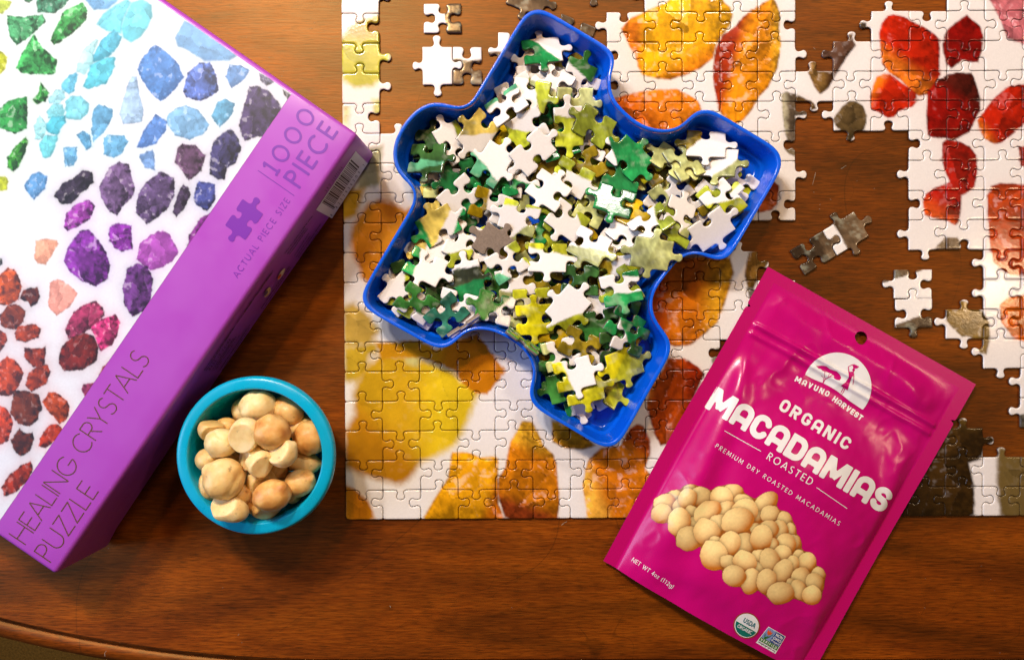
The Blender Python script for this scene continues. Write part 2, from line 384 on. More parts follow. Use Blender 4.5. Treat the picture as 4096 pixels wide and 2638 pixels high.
    if ch == 'M': return w, [[(l * .8, -e), (w * .12, 1 + h * .4), (m, .2), (w * .88, 1 + h * .4), (w - l * .8, -e)]]
    if ch == 'N': return w, [[(l, -e), (l, 1 + h * .6), (r, -h * .6), (r, 1 + e)]]
    if ch in 'OQ': return w, [arc(m, .5, m - h, .5 - h, 0, 360, 44)]
    if ch == 'P': return w, [[(l, -e), (l, 1 + e)], [(l, 1 - h), (w - .27, 1 - h)] + arc(w - .28, .73, .28 - h, .27 - h, 90, -90) + [(l, .46 + h)]]
    if ch == 'R': return w, [[(l, -e), (l, 1 + e)], [(l, 1 - h), (w - .28, 1 - h)] + arc(w - .29, .73, .27 - h, .27 - h, 90, -90) + [(l, .46 + h)], [(w * .45, .46), (w - h * .2, -e)]]
    if ch == 'S': return w, [arc(m + .01, .735, m - h - .03, .265 - h, 40, 262, 18) + arc(m - .01, .25, m - h, .25 - h * .6, 82, -148, 18)]
    if ch == 'T': return w, [[(0, 1 - h), (w, 1 - h)], [(m, -e), (m, 1)]]
    if ch == 'U': return w, [[(l, 1 + e), (l, .36)] + arc(m, .36, m - h, .36 - h, 180, 360, 20) + [(r, 1 + e)]]
    if ch == 'V': return w, [[(h * .3 - .1, 1.3), (m, 0), (w - h * .3 + .1, 1.3)]]
    if ch == 'W': return w, [[(h * .3, 1 + e), (w * .27, -h * .2), (m, .95), (w * .73, -h * .2), (w - h * .3, 1 + e)]]
    if ch == 'X': return w, [[(h * .5, -e), (w - h * .5, 1 + e)], [(h * .5, 1 + e), (w - h * .5, -e)]]
    if ch == 'Y': return w, [[(0, 1 + e), (m, .42), (w, 1 + e)], [(m, .42), (m, -e)]]
    if ch == 'Z': return w, [[(.04, 1 - h), (w - h * .9, 1 - h), (h * .9, h), (w, h)]]
    return .5, []
_GC = {}
def glyph_shape(ch, h, wide, chunky):
    key = (ch, round(h, 4), wide, chunky)
    if key in _GC: return _GC[key]
    w, strokes = glyph(ch, h, wide, chunky)
    if not strokes:
        _GC[key] = (w, np.zeros((0, 2)), []); return _GC[key]
    st = max(min(h * 0.75, 0.05), 0.016)
    x = np.arange(-.1, w + .12, st); y = np.arange(-.36, 1.08, st)
    X, Y = np.meshgrid(x, y)
    S = np.full(X.shape, -9.0)
    for pl in strokes:
        for k in range(len(pl) - 1):
            (ax, ay), (bx, by) = pl[k], pl[k + 1]
            ex, ey = bx - ax, by - ay; L = math.hypot(ex, ey)
            if L < 1e-9: continue
            ux, uy = ex / L, ey / L
            t = (X - ax) * ux + (Y - ay) * uy; n = np.abs(-(X - ax) * uy + (Y - ay) * ux)
            d = np.minimum(h - n, np.minimum(t, L - t))
            S = np.maximum(S, d)
            if k > 0: S = np.maximum(S, h - np.hypot(X - ax, Y - ay))
        if len(pl) > 2 and math.hypot(pl[0][0] - pl[-1][0], pl[0][1] - pl[-1][1]) < 1e-6:
            S = np.maximum(S, h - np.hypot(X - pl[0][0], Y - pl[0][1]))
    if not (ch.islower() or ch in '()'): S = np.minimum(S, np.minimum(Y, 1 - Y))
    V, F = contour_fill(S, x, y)
    _GC[key] = (w, V, F); return _GC[key]
def text_mesh(name, parent, text, start, end, cap, h, mat, to_local, wide=1.0, chunky=False, condense=True):
    """print text along start->end (photograph pixels), cap height in pixels"""
    s = np.array(start, float); e = np.array(end, float); L = np.hypot(*(e - s)); d = (e - s) / L; up = np.array([d[1], -d[0]])
    gs = [glyph_shape(c, h, wide, chunky) for c in text]
    nat = sum(g[0] for g in gs) * cap
    gap = (L - nat) / max(len(text) - 1, 1); sx = 1.0
    if gap < 0.04 * cap:
        sx = (L - 0.05 * cap * (len(text) - 1)) / nat; gap = 0.05 * cap
    V = []; F = []; x = 0.0; n = 0
    for (w, gv, gf) in gs:
        if len(gv):
            q = s + np.outer(gv[:, 0] * cap * sx + x, d) + np.outer(gv[:, 1] * cap, up)
            V.append(q); F += [[i + n for i in f] for f in gf]; n += len(gv)
        x += w * cap * sx + gap
    V = np.vstack(V)
    me = mesh(name, to_local(V[:, 0], V[:, 1]), F, True)
    return link(name, me, parent, [mat])
def shape_mesh(name, parent, polys, mat, to_local, step=3.0, holes=(), smooth=False):
    """filled flat shape from polygons (union), minus holes, in photograph pixels"""
    allp = np.vstack([np.asarray(p, float) for p in polys]); lo = allp.min(0) - 2 * step; hi = allp.max(0) + 2 * step
    x = np.arange(lo[0], hi[0], step); y = np.arange(lo[1], hi[1], step); X, Y = np.meshgrid(x, y)
    S = np.full(X.shape, -1e9)
    for p in polys: S = np.maximum(S, poly_sdf(X, Y, p))
    for p in holes: S = np.minimum(S, -poly_sdf(X, Y, p))
    V, F = contour_fill(S, x, y)
    F = [f[::-1] for f in F]
    return link(name, mesh(name, to_local(V[:, 0], V[:, 1]), F, True), parent, [mat])
def stroke_poly(pts, w0, w1=None):
    """thick polyline as polygon"""
    p = np.asarray(pts, float); w1 = w0 if w1 is None else w1
    t = np.gradient(p, axis=0); t /= np.linalg.norm(t, axis=1)[:, None]; n = np.stack([-t[:, 1], t[:, 0]], 1)
    w = np.linspace(w0, w1, len(p))[:, None] / 2
    return np.vstack([p + n * w, (p - n * w)[::-1]])
def ell(cx, cy, rx, ry, a=0, n=28):
    t = np.linspace(0, 2 * np.pi, n, endpoint=False); a = math.radians(a)
    X = rx * np.cos(t); Y = ry * np.sin(t)
    return np.stack([cx + X * math.cos(a) - Y * math.sin(a), cy + X * math.sin(a) + Y * math.cos(a)], 1)

# ------------------------------------------------------------------ printed crystals
def crystal(col, px, py, poly, base, soft=3, dark=.45, light=1.5, fac=7, sc=26, rag=4, seed=0, shine=.35, halo=0, ramp=None, round_=0):
    poly = np.asarray(poly, float); lo = poly.min(0) - 40; hi = poly.max(0) + 40
    k = np.nonzero((px > lo[0]) & (px < hi[0]) & (py > lo[1]) & (py < hi[1]))[0]
    if len(k) == 0: return
    x = px[k]; y = py[k]; rs = np.random.RandomState(seed + 5)
    wx = x + rag * 2 * (fbm(x / 14, y / 14, seed + 1, 3) - .5); wy = y + rag * 2 * (fbm(x / 14, y / 14, seed + 2, 3) - .5)
    d = poly_sdf(wx, wy, poly)
    a = sst(-soft, soft, d)
    b = s2l(base)
    if halo:
        g = halo * np.exp(-np.maximum(-d - 2, 0) / 16.0) * (d < 6)
        col[k] = col[k] * (1 - g[:, None] * (1 - np.clip(b * 1.6 + .35, 0, 1)))
    ctr = poly.mean(0); sp = (poly.max(0) - poly.min(0)) * .5
    seeds = ctr + (rs.rand(fac, 2) - .5) * 1.8 * sp; br = rs.rand(fac)
    wx = x + 18 * (fbm(x / sc, y / sc, seed + 3) - .5); wy = y + 18 * (fbm(x / sc, y / sc, seed + 4) - .5)
    D = (wx[:, None] - seeds[:, 0]) ** 2 + (wy[:, None] - seeds[:, 1]) ** 2
    o = np.sort(D, 1)[:, :2] if fac > 1 else D.repeat(2, 1)
    kf = np.argmin(D, 1); ga = rs.rand(fac) * 6.283; size = max(sp.max(), 12)
    t = br[kf] + .9 * ((x - seeds[kf, 0]) * np.cos(ga[kf]) + (y - seeds[kf, 1]) * np.sin(ga[kf])) / size
    an = rs.rand() * 3.14; xs_ = x * math.cos(an) + y * math.sin(an); ys_ = -x * math.sin(an) + y * math.cos(an)
    t = .60 * np.clip(t, 0, 1) + .27 * sst(.25, .75, fbm(x / sc, y / sc, seed + 6, 3)) + .13 * sst(.2, .8, fbm(xs_ / 8, ys_ / 36, seed + 7, 2))
    if round_:                                  # the photographed stone's own modelling: lit from the upper left
        d2 = poly_sdf(x + 2, y, poly); d3 = poly_sdf(x, y + 2, poly); gx = (d2 - d) / 2; gy = (d3 - d) / 2
        t = np.clip(t + round_ * (gx + gy) * .8 * np.exp(-np.maximum(d, 0) / (.28 * size)), 0, 1.15)
    ridge = np.exp(-(np.sqrt(o[:, 1]) - np.sqrt(o[:, 0])) / 1.6)
    c = b * (dark + (light - dark) * t)[:, None]
    if ramp is not None:                        # (colour, angle in picture, from, to) second colour of the stone
        for (c2, ang, f0, f1) in ramp:
            u = ((x - ctr[0]) * math.cos(R(ang)) - (y - ctr[1]) * math.sin(R(ang)))
            w = sst(f0, f1, u + 16 * (fbm(x / 18, y / 18, seed + 9) - .5))
            c = c * (1 - w[:, None]) + w[:, None] * s2l(c2) * (dark + (light - dark) * t)[:, None]
    hl = shine * (sst(.60, .72, fbm(x / 20, y / 20, seed + 8, 2)) * sst(.5, .75, t) * (br[kf] > .4) + .22 * ridge * (br[kf] > .55))
    c = c + hl[:, None] * (np.array([.9, .9, .92]) * .8 - c * .5)
    c = c * (1 - .30 * ridge * (br[kf] < .5))[:, None]
    c = c * (1 - .30 * np.exp(-np.maximum(d, 0) / 4.0) * (soft < 7))[:, None]
    col[k] = col[k] * (1 - a[:, None]) + np.clip(c, 0, .9) * a[:, None]
# ------------------------------------------------------------------ table and the floor under it
def build_table():
    # the rounded end: circle through three points of the groove
    p1, p2, p3 = [P(x, y)[:2] for x, y in ((0, 2488.6), (502, 2591), (878, 2635.8))]
    A_ = 2 * np.array([p2 - p1, p3 - p1]); c = np.linalg.solve(A_, [p2 @ p2 - p1 @ p1, p3 @ p3 - p1 @ p1]); Rg = float(np.hypot(*(p1 - c)))
    path = []                                # (x, y, nx, ny) along the edge, outward normal
    for x in np.linspace(max(1.3, c[0] + .3), c[0], 8)[:-1]: path.append((x, c[1] - Rg, 0, -1))
    for a in np.linspace(270, 195, 90): path.append((c[0] + Rg * math.cos(R(a)), c[1] + Rg * math.sin(R(a)), math.cos(R(a)), math.sin(R(a))))
    path = np.array(path)
    prof = [(-0.0032, 0.0), (-0.0024, -0.0006), (-0.0018, -0.0050), (-0.0002, -0.0074), (0.0012, -0.0062), (0.0026, -0.0038), (0.0056, -0.0032), (0.0092, -0.0048),
            (0.0122, -0.0070), (0.0134, -0.0120), (0.0130, -0.0175), (0.0110, -0.0230), (0.0060, -0.0270), (-0.01, -0.0275)]
    V = []; F = []; n = len(path); k = len(prof)
    for o, z in prof:
        for x, y, nx, ny in path: V.append((x + nx * o, y + ny * o, z))
    for j in range(k - 1):
        for i in range(n - 1):
            a = j * n + i; F.append((a, a + 1, a + n + 1, a + n))
    b = len(V); V += [(V[n - 1][0], 1.0, 0), (1.3, 1.0, 0)]
    F.append(list(range(n))[::-1] + [b + 1, b]); F[-1] = F[-1][::-1]
    me = mesh('table', V, F, True)
    me.polygons[len(F) - 1].use_smooth = False
    import bmesh
    bm = bmesh.new(); bm.from_mesh(me); bmesh.ops.recalc_face_normals(bm, faces=bm.faces)
    if max(bm.faces, key=lambda f: f.calc_area()).normal.z < 0: bmesh.ops.reverse_faces(bm, faces=bm.faces)
    bm.to_mesh(me); bm.free()
    o = link('table', me, None, [M['wood']]); tag(o, kind='structure')
    fl = link('floor', mesh('floor', [(-3, -3, -.74), (3, -3, -.74), (3, 3, -.74), (-3, 3, -.74)], [(0, 1, 2, 3)]), None, [M['carpet']]); tag(fl, kind='structure')
build_table()

# ------------------------------------------------------------------ puzzle box
BOX_H = 0.0492
A0 = P(219.3, 2299.0, BOX_H); B0 = P(1430.4, 536.2, BOX_H + .0018)
e1 = B0 - A0; BOX_L = float(np.linalg.norm(e1)); e1 /= BOX_L
e2 = np.cross([0, 0, 1.0], e1); e2 /= np.linalg.norm(e2); e3 = np.cross(e1, e2)
BM = np.stack([e1, e2, e3], 1)
BO = A0 - e3 * BOX_H                          # box origin: the near lower corner
BOX_W = 0.205
box = empty('puzzle_box')
mm = Matrix.Identity(4)
for i in range(3):
    for j in range(3): mm[i][j] = BM[i][j]
mm.translation = BO; box.matrix_world = mm
tag(box, 'purple and white jigsaw puzzle box printed with colourful crystals, lying left of the bowl', 'puzzle box')
def box_local(W): return (W - BO) @ BM
def on_lid(dz):
    def f(px, py): return box_local(ray_plane(px, py, BO + e3 * (BOX_H + dz), e3))
    return f
def on_side(dy):
    def f(px, py): return box_local(ray_plane(px, py, BO - e2 * dy, e2))
    return f
def build_lid():
    import bmesh
    bm = bmesh.new()
    bmesh.ops.create_cube(bm, size=1)
    bmesh.ops.scale(bm, vec=(BOX_L, BOX_W, BOX_H - .0015), verts=bm.verts)
    bmesh.ops.translate(bm, vec=(BOX_L / 2, BOX_W / 2, (BOX_H + .0015) / 2), verts=bm.verts)
    bmesh.ops.bevel(bm, geom=list(bm.edges), offset=0.0024, segments=5, profile=0.5, affect='EDGES')
    bmesh.ops.subdivide_edges(bm, edges=[e for e in bm.edges if e.calc_length() > .1], cuts=24, use_grid_fill=True)
    for v in bm.verts:                        # the long side bows a little, corners stay put
        t = v.co.x / BOX_L; u = v.co.z / BOX_H
        if v.co.y < .004: v.co.y += 0.0016 * math.sin(math.pi * t) * (1 - u) - 0.0012 * (1 - u) * (t < .03)
    for f in bm.faces: f.smooth = True
    me = bpy.data.meshes.new('lid'); bm.to_mesh(me); bm.free()
    link('lid', me, box, [M['purple']])
    bm = bmesh.new(); bmesh.ops.create_cube(bm, size=1)
    bmesh.ops.scale(bm, vec=(BOX_L - .005, BOX_W - .005, .04), verts=bm.verts)
    bmesh.ops.translate(bm, vec=(BOX_L / 2, BOX_W / 2, .0203), verts=bm.verts)
    me = bpy.data.meshes.new('box_base'); bm.to_mesh(me); bm.free()
    link('box_base', me, box, [M['purple']])
build_lid()
K = {'1': (0, 0, 1.925), '2': (700, 0, 1.925), '3': (0, 700, 1.925), '4': (0, 1400, 1.925), 'Q': (700, 600, 1.925), 'S': (2100, 700, 1.925), 'F': (0, 0, 1.0),
     'L': (1350, 1350, 1.925), 'N': (2050, 1350, 1.925), 'T': (2100, 0, 1.925), 'U': (2700, 0, 2.2), 'X': (3396, 0, 2.2), 'Y': (3396, 600, 2.2), 'W': (3396, 1200, 1.711), 'V': (2700, 600, 2.2), 'C': (1350, 700, 1.925)}
def kp(k, pts):
    ox, oy, s = K[k]; return [(ox + x / s, oy + y / s) for x, y in pts]
LIDC = [  # frame, colour, soft, outline
 ('1',(70,150,100),3,[(50,120),(180,130),(330,115),(350,165),(290,230),(210,300),(125,350),(75,280)]),
 ('1',(60,130,100),3,[(280,-20),(540,-20),(500,50),(420,105),(290,95)]),
 ('1',(50,150,70),3,[(390,310),(440,190),(490,90),(560,50),(640,20),(675,80),(660,160),(590,230),(500,300),(420,350)]),
 ('1',(60,165,85),3,[(260,265),(330,370),(440,465),(430,560),(400,575),(180,570),(120,530),(160,430)]),
 ('1',(50,140,60),3,[(310,630),(350,680),(380,720),(350,780),(280,805),(250,770),(290,720)]),
 ('1',(40,135,60),3,[(-10,850),(60,780),(140,755),(210,745),(210,870),(210,990),(120,1030),(0,990)]),
 ('1',(50,140,30),3,[(200,1060),(220,1090),(190,1180),(150,1280),(100,1320),(60,1290),(55,1220),(120,1120)]),
 ('1',(190,210,90),4,[(-20,-10),(85,10),(70,60),(10,110),(-20,110)]),
 ('1',(185,195,40),3,[(-20,385),(60,440),(45,530),(0,575),(-20,570)]),
 ('1',(190,205,20),3,[(-20,1360),(40,1360),(65,1400),(50,1460),(0,1475)]),
 ('1',(70,130,90),4,[(180,-10),(260,-10),(230,20),(190,10)]),
 ('1',(110,170,220),7,[(640,-20),(940,-20),(830,70),(720,80)]),
 ('1',(110,205,225),7,[(740,190),(790,110),(870,50),(980,-10),(1010,20),(950,150),(930,260),(820,240)]),
 ('1',(100,200,220),7,[(960,130),(1010,20),(1100,-10),(1170,40),(1175,130),(1140,210),(1080,290),(1010,330),(950,290),(930,220)]),
 ('1',(185,235,245),5,[(590,500),(640,380),(740,295),(760,310),(720,410),(720,480),(650,580),(590,550)]),
 ('1',(85,185,215),4,[(715,430),(780,310),(880,230),(940,280),(900,380),(800,460),(720,480)]),
 ('1',(90,200,225),4,[(640,670),(700,500),(830,440),(885,440),(880,530),(820,640),(680,690)]),
 ('1',(105,195,230),4,[(475,650),(530,580),(590,555),(605,580),(570,700),(530,725),(475,690)]),
 ('1',(165,225,240),4,[(370,760),(430,690),(490,690),(510,750),(460,800),(380,800)]),
 ('1',(130,215,235),4,[(505,780),(540,740),(620,740),(690,800),(670,880),(620,925),(505,910)]),
 ('1',(140,220,235),4,[(360,860),(410,800),(480,800),(500,850),(490,890),(370,910)]),
 ('1',(85,195,220),4,[(340,970),(400,900),(500,890),(505,950),(440,1040),(370,1020)]),
 ('1',(165,230,240),4,[(262,970),(305,880),(350,950),(360,1010),(320,1070),(270,1075)]),
 ('1',(115,215,230),4,[(295,1110),(350,1040),(450,1045),(420,1150),(390,1210),(330,1215)]),
 ('1',(105,175,220),3,[(490,1135),(590,1130),(595,1220),(570,1280),(500,1285)]),
 ('1',(95,165,210),3,[(590,1040),(640,1005),(690,1040),(710,1130),(660,1155)]),
 ('1',(105,175,220),3,[(705,1000),(710,860),(760,800),(870,840),(870,900),(800,1020),(715,1100)]),
 ('1',(105,175,220),3,[(795,1190),(800,1060),(830,1040),(960,1045),(990,1090),(940,1180),(880,1215)]),
 ('1',(165,200,235),4,[(920,880),(950,740),(1010,590),(1050,590),(1080,740),(1110,850),(1090,940),(950,960)]),
 ('1',(75,130,200),3,[(1060,530),(1100,440),(1190,340),(1290,400),(1380,500),(1415,600),(1320,720),(1240,785),(1160,720),(1090,610)]),
 ('1',(90,140,215),3,[(1050,1130),(1110,1000),(1200,880),(1290,940),(1280,1000),(1200,1110),(1100,1140)]),
 ('1',(120,165,225),4,[(1070,1190),(1180,1150),(1195,1310),(1110,1290)]),
 ('1',(90,150,205),3,[(190,1420),(250,1340),(300,1320),(365,1360),(350,1450),(260,1540),(210,1480)]),
 ('2',(110,165,215),8,[(0,290),(70,160),(170,200),(300,290),(480,430),(420,470),(230,470),(80,380),(20,360)]),
 ('2',(125,180,225),3,[(-60,890),(0,840),(90,810),(180,850),(270,960),(215,1040),(110,1075),(0,1040),(-60,960)]),
 ('2',(80,110,190),3,[(60,700),(100,560),(180,490),(270,480),(320,580),(335,700),(290,740),(190,780),(90,750)]),
 ('2',(95,145,205),3,[(390,590),(420,500),(500,500),(580,540),(540,610),(440,680),(410,640)]),
 ('2',(95,165,205),3,[(280,890),(330,780),(380,755),(460,800),(440,880),(345,985),(310,940)]),
 ('2',(62,48,92),3,[(495,950),(520,850),(570,670),(640,665),(720,700),(790,780),(825,840),(760,930),(690,1060),(640,1050),(540,1085),(500,1010)]),
 ('2',(90,90,120),3,[(640,560),(760,620),(760,640),(700,660),(660,620)]),
 ('2',(60,60,70),3,[(835,685),(900,730),(870,770),(845,730)]),
 ('2',(55,52,100),3,[(270,1180),(300,1090),(370,1020),(430,990),(480,1040),(510,1140),(470,1250),(400,1300),(380,1380),(330,1385),(270,1340)]),
 ('2',(95,65,100),3,[(0,1250),(20,1140),(60,1105),(160,1120),(240,1200),(200,1320),(110,1390),(70,1340)]),
 ('3',(60,45,75),3,[(1330,290),(1360,160),(1410,70),(1450,90),(1470,150),(1420,260),(1360,325)]),
 ('Q',(60,70,140),3,[(140,370),(180,240),(310,260),(310,380),(250,470),(170,430)]),
 ('3',(90,70,115),3,[(1060,150),(1130,52),(1240,-28),(1340,22),(1345,150),(1300,250),(1210,330),(1130,380),(1045,290)]),
 ('3',(105,80,125),3,[(760,100),(840,-60),(920,-100),(990,-80),(1040,90),(1030,160),(960,230),(900,310),(840,280),(780,180)]),
 ('3',(50,40,60),3,[(415,160),(480,60),(560,30),(640,-40),(710,-20),(720,60),(640,130),(550,225),(470,220)]),
 ('3',(150,55,165),3,[(490,400),(510,300),(590,220),(690,190),(730,240),(700,330),(600,400),(520,430)]),
 ('3',(120,40,150),3,[(490,660),(530,540),(620,430),(690,420),(760,500),(820,600),(850,690),(830,800),(740,860),(640,820),(540,750)]),
 ('3',(130,40,160),3,[(840,500),(840,400),(910,370),(1015,390),(1020,570),(940,590),(880,560)]),
 ('3',(170,80,185),3,[(1050,650),(1080,520),(1160,460),(1250,425),(1310,460),(1380,590),(1330,660),(1250,710),(1160,735)]),
 ('3',(100,50,125),3,[(940,870),(980,720),(1060,675),(1140,710),(1180,800),(1160,980),(1100,1050),(1015,1090),(960,1000)]),
 ('Q',(110,35,120),3,[(80,830),(110,660),(190,520),(330,460),(260,590),(90,860)]),
 ('3',(240,170,140),4,[(265,640),(275,500),(360,495),(440,500),(450,530),(400,620),(350,690),(290,680)]),
 ('3',(240,165,150),3,[(370,1000),(385,880),(380,830),(440,795),(530,840),(595,910),(540,1010),(440,1080),(390,1040)]),
 ('3',(165,50,95),3,[(500,1190),(560,1060),(640,1000),(740,970),(790,1020),(805,1080),(740,1150),(640,1220),(530,1265)]),
 ('3',(110,25,40),3,[(450,1450),(470,1330),(530,1260),(650,1215),(720,1240),(760,1320),(740,1430),(640,1500),(490,1510)]),
 ('3',(200,50,120),3,[(700,1170),(780,1110),(890,1070),(930,1130),(900,1240),(860,1310),(780,1360),(740,1270)]),
 ('3',(150,60,80),3,[(760,1540),(790,1470),(940,1350),(850,1560),(780,1620)]),
 ('4',(130,40,80),3,[(625,300),(640,260),(780,235),(740,310),(660,395)]),
 ('3',(185,75,20),3,[(-20,780),(60,715),(120,730),(170,860),(140,960),(60,1005),(-20,990)]),
 ('3',(90,30,10),3,[(150,950),(180,880),(290,860),(310,930),(290,980),(235,1015),(210,975)]),
 ('3',(110,40,10),3,[(0,1080),(60,1000),(130,990),(200,1050),(180,1130),(120,1190),(40,1180),(0,1150)]),
 ('3',(150,50,10),3,[(115,1220),(140,1160),(270,1145),(318,1180),(300,1250),(200,1285),(125,1270)]),
 ('3',(130,40,10),3,[(-20,1180),(50,1220),(60,1280),(0,1360),(-20,1360)]),
 ('3',(130,40,15),3,[(180,1400),(190,1330),(300,1335),(355,1320),(345,1430),(330,1480),(260,1480)]),
 ('4',(165,55,15),3,[(-20,110),(50,45),(110,70),(185,170),(150,270),(90,350),(0,350),(-20,300)]),
 ('4',(140,45,15),3,[(195,270),(220,170),(300,120),(370,110),(390,160),(360,260),(240,320)]),
 ('4',(95,35,12),3,[(75,480),(110,310),(200,310),(300,340),(325,440),(290,530),(230,590),(140,570)]),
 ('4',(165,60,15),3,[(320,400),(380,320),(430,320),(520,390),(540,460),(510,540),(460,570),(380,480)]),
 ('4',(170,50,10),3,[(-20,420),(40,440),(80,490),(105,560),(70,690),(0,730),(-20,700)]),
 ('4',(85,28,12),3,[(80,690),(150,600),(190,640),(250,630),(262,690),(230,780),(155,820),(100,760)]),
 ('4',(165,45,10),3,[(295,740),(310,670),(370,580),(430,560),(490,610),(450,680),(350,750)]),
 ('4',(140,35,15),3,[(10,1060),(70,960),(170,880),(240,850),(255,920),(210,1010),(130,1090),(30,1125)]),
 ('4',(225,200,205),9,[(330,830),(350,780),(420,780),(340,890)]),
 ('3',(60,60,50),3,[(-10,640),(20,640),(15,690),(-10,700)]),
]
def build_lid_print():
    lid = on_lid(0.0002)
    bw = lid(np.array([1161.5]), np.array([380.3]))[0][1]            # width of the purple band
    st = 0.00042
    xs = np.arange(0.0022, BOX_L - .0022, st); ys = np.arange(bw, bw + .165, st)
    X, Y = np.meshgrid(xs, ys, indexing='ij')
    V = np.stack([X, Y, np.full(X.shape, BOX_H + .00010)], -1)
    Wd = BO + V.reshape(-1, 3) @ BM.T
    px, py = proj(Wd)
    keep = (px > -60) & (py > -60)
    col = np.tile(s2l((214, 218, 228)), (len(px), 1))
    t = fbm(px / 260, py / 260, 3); col *= (1 - .05 * sst(.4, .8, t))[:, None] * np.array([1, 1, 1])
    for i, (k, c, soft, pl) in enumerate(LIDC):
        lum = sum(c) / 765
        if c[0] > 2.2 * c[2] and c[0] > c[1] * 1.6: c = (c[0] * 1.04, c[1] * 1.05, c[2] * .45)
        crystal(col, px, py, kp(k, pl), c, soft=soft * .8, seed=40 + i * 7, dark=.16 if lum < .5 else .56, light=1.38 if lum < .5 else 1.08, fac=12, sc=22, rag=5 if soft < 5 else 2,
                round_=.38 if lum < .62 else .22, shine=(.12 if c[0] > 1.8 * c[2] else .26) if soft < 4 else .06, halo=.35)
    me = grid_mesh('crystal_print', V, col.reshape(X.shape + (3,)), flip=False, drop=~keep.reshape(X.shape)[:-1, :-1])
    link('crystal_print', me, box, [M['lid_print']])
    tl = on_lid(0.00012)
    text_mesh('title_lettering', box, 'HEALING CRYSTALS', (101.3, 2179), (604, 1436), 82, .026, M['gold_ink'], tl)
    text_mesh('title_lettering', box, 'PUZZLE', (202.6, 2250), (396, 1964), 83, .026, M['gold_ink'], tl)
    text_mesh('piece_count_lettering', box, '1000', (1106, 706), (1270, 464), 76, .066, M['violet_ink'], tl)
    text_mesh('piece_count_lettering', box, 'PIECE', (1199, 757), (1356, 527), 84, .068, M['violet_ink'], tl)
    text_mesh('size_lettering', box, 'ACTUAL PIECE SIZE', (951, 1113), (1162, 804), 27, .055, M['violet_ink'], tl)
    shape_mesh('printed_rule', box, [stroke_poly([(1031, 681.5), (1104, 732), (1177, 783)], 3.2)], M['violet_ink'], tl, 1.2)
    # barcode panel and small print on the long side
    sd = on_side(0.00015); sd2 = on_side(0.00028)
    q = lambda x, y: (1250 + x / 5.5, 560 + y / 5.5)
    TLc, TRc, BRc, BLc = q(950, 245), q(1215, 515), q(430, 1640), q(80, 1530)
    BLc = q(78, 1535); BRc = (1328, 873.5)
    def bil(u, v): return tuple((1 - u) * ((1 - v) * np.array(BLc) + v * np.array(TLc)) + u * ((1 - v) * np.array(BRc) + v * np.array(TRc)))
    bp = shape_mesh('barcode_panel', box, [[BLc, BRc, TRc, TLc]], M['paper'], sd, 2.0)
    rs = random.Random(8); bars = []; v = .13
    while v < .87:
        w = rs.choice([.009, .009, .016, .024]); g = rs.choice([.009, .010, .018])
        bars.append([bil(.06, v), bil(.70 if .15 < v < .85 else .80, v), bil(.70 if .15 < v < .85 else .80, v + w), bil(.06, v + w)]); v += w + g
    Vb = []; Fb = []
    for b in bars:
        n = len(Vb); Vb += list(sd2(np.array([p[0] for p in b]), np.array([p[1] for p in b]))); Fb.append((n, n + 1, n + 2, n + 3))
    link('barcode_bars', mesh('barcode_bars', Vb, Fb, False), bp, [M['dark_ink']])
    text_mesh('barcode_digits', bp, '42779', bil(.93, .17), bil(.93, .47), 10, .075, M['dark_ink'], sd2)
    text_mesh('barcode_digits', bp, '16209', bil(.93, .52), bil(.93, .82), 10, .075, M['dark_ink'], sd2)
    text_mesh('barcode_digits', bp, '8', bil(.93, .03), bil(.93, .07), 9, .075, M['dark_ink'], sd2)
    text_mesh('barcode_digits', bp, '7', bil(.93, .93), bil(.93, .97), 9, .075, M['dark_ink'], sd2)
    text_mesh('small_print', box, 'SKU', q(305, 1140), q(410, 985), 9, .08, M['dark_ink'], sd)
    text_mesh('small_print', box, '3397506', q(460, 920), q(668, 610), 9, .08, M['dark_ink'], sd)
    q2 = lambda x, y: (600 + x / 3.85, 1150 + y / 3.85)
    text_mesh('small_print', box, 'MADE IN CHINA', q2(925, 1275), q2(1250, 800), 9, .085, M['dark_ink'], sd)
    # lines of print too small to read: runs of tiny strokes
    Vt = []; Ft = []
    def line(a, b, h):
        a = np.array(a, float); b = np.array(b, float); L = np.hypot(*(b - a)); d = (b - a) / L; up = np.array([d[1], -d[0]]); s = 0
        while s < L:
            w = rs.uniform(1.2, 3.0); hh = h * rs.uniform(.55, 1.0); p = a + d * s
            n = len(Vt); c4 = np.array([p, p + d * w, p + d * w + up * hh, p + up * hh])
            Vt.extend(sd(c4[:, 0], c4[:, 1])); Ft.append((n, n + 1, n + 2, n + 3)); s += w + rs.choice([.8, 1.0, 1.2, 3.5])
    g = lambda x, y: (900 + x / 3.85, 850 + y / 3.85)
    for a, b in [((930, 630), (1350, 60)), ((965, 640), (1250, 245)), ((1000, 650), (1270, 260)), ((1075, 665), (1300, 320)), ((1100, 690), (1320, 360)), ((1130, 695), (1480, 180)), ((1160, 705), (1460, 260)), ((1190, 715), (1370, 440)),
                 ((330, 1500), (745, 890)), ((300, 1540), (735, 930)), ((560, 1480), (1000, 835)), ((590, 1490), (1010, 860))]:
        line(g(*a), g(*b), 4.2)
    for a, b in [((840, 1275), (1540, 270)), ((870, 1280), (1300, 620)), ((960, 1275), (1290, 790)), ((990, 1270), (1330, 760)), ((1020, 1262), (1390, 720)), ((1080, 1270), (1540, 580)), ((1110, 1275), (1540, 620)), ((1190, 1260), (1240, 1180))]:
        line(q2(*a), q2(*b), 4.2)
    for a, b in [((480, 820 + 0), (660, 560))]: pass
    link('small_print_rows', mesh('small_print_rows', Vt, Ft, False), box, [M['dark_ink']])
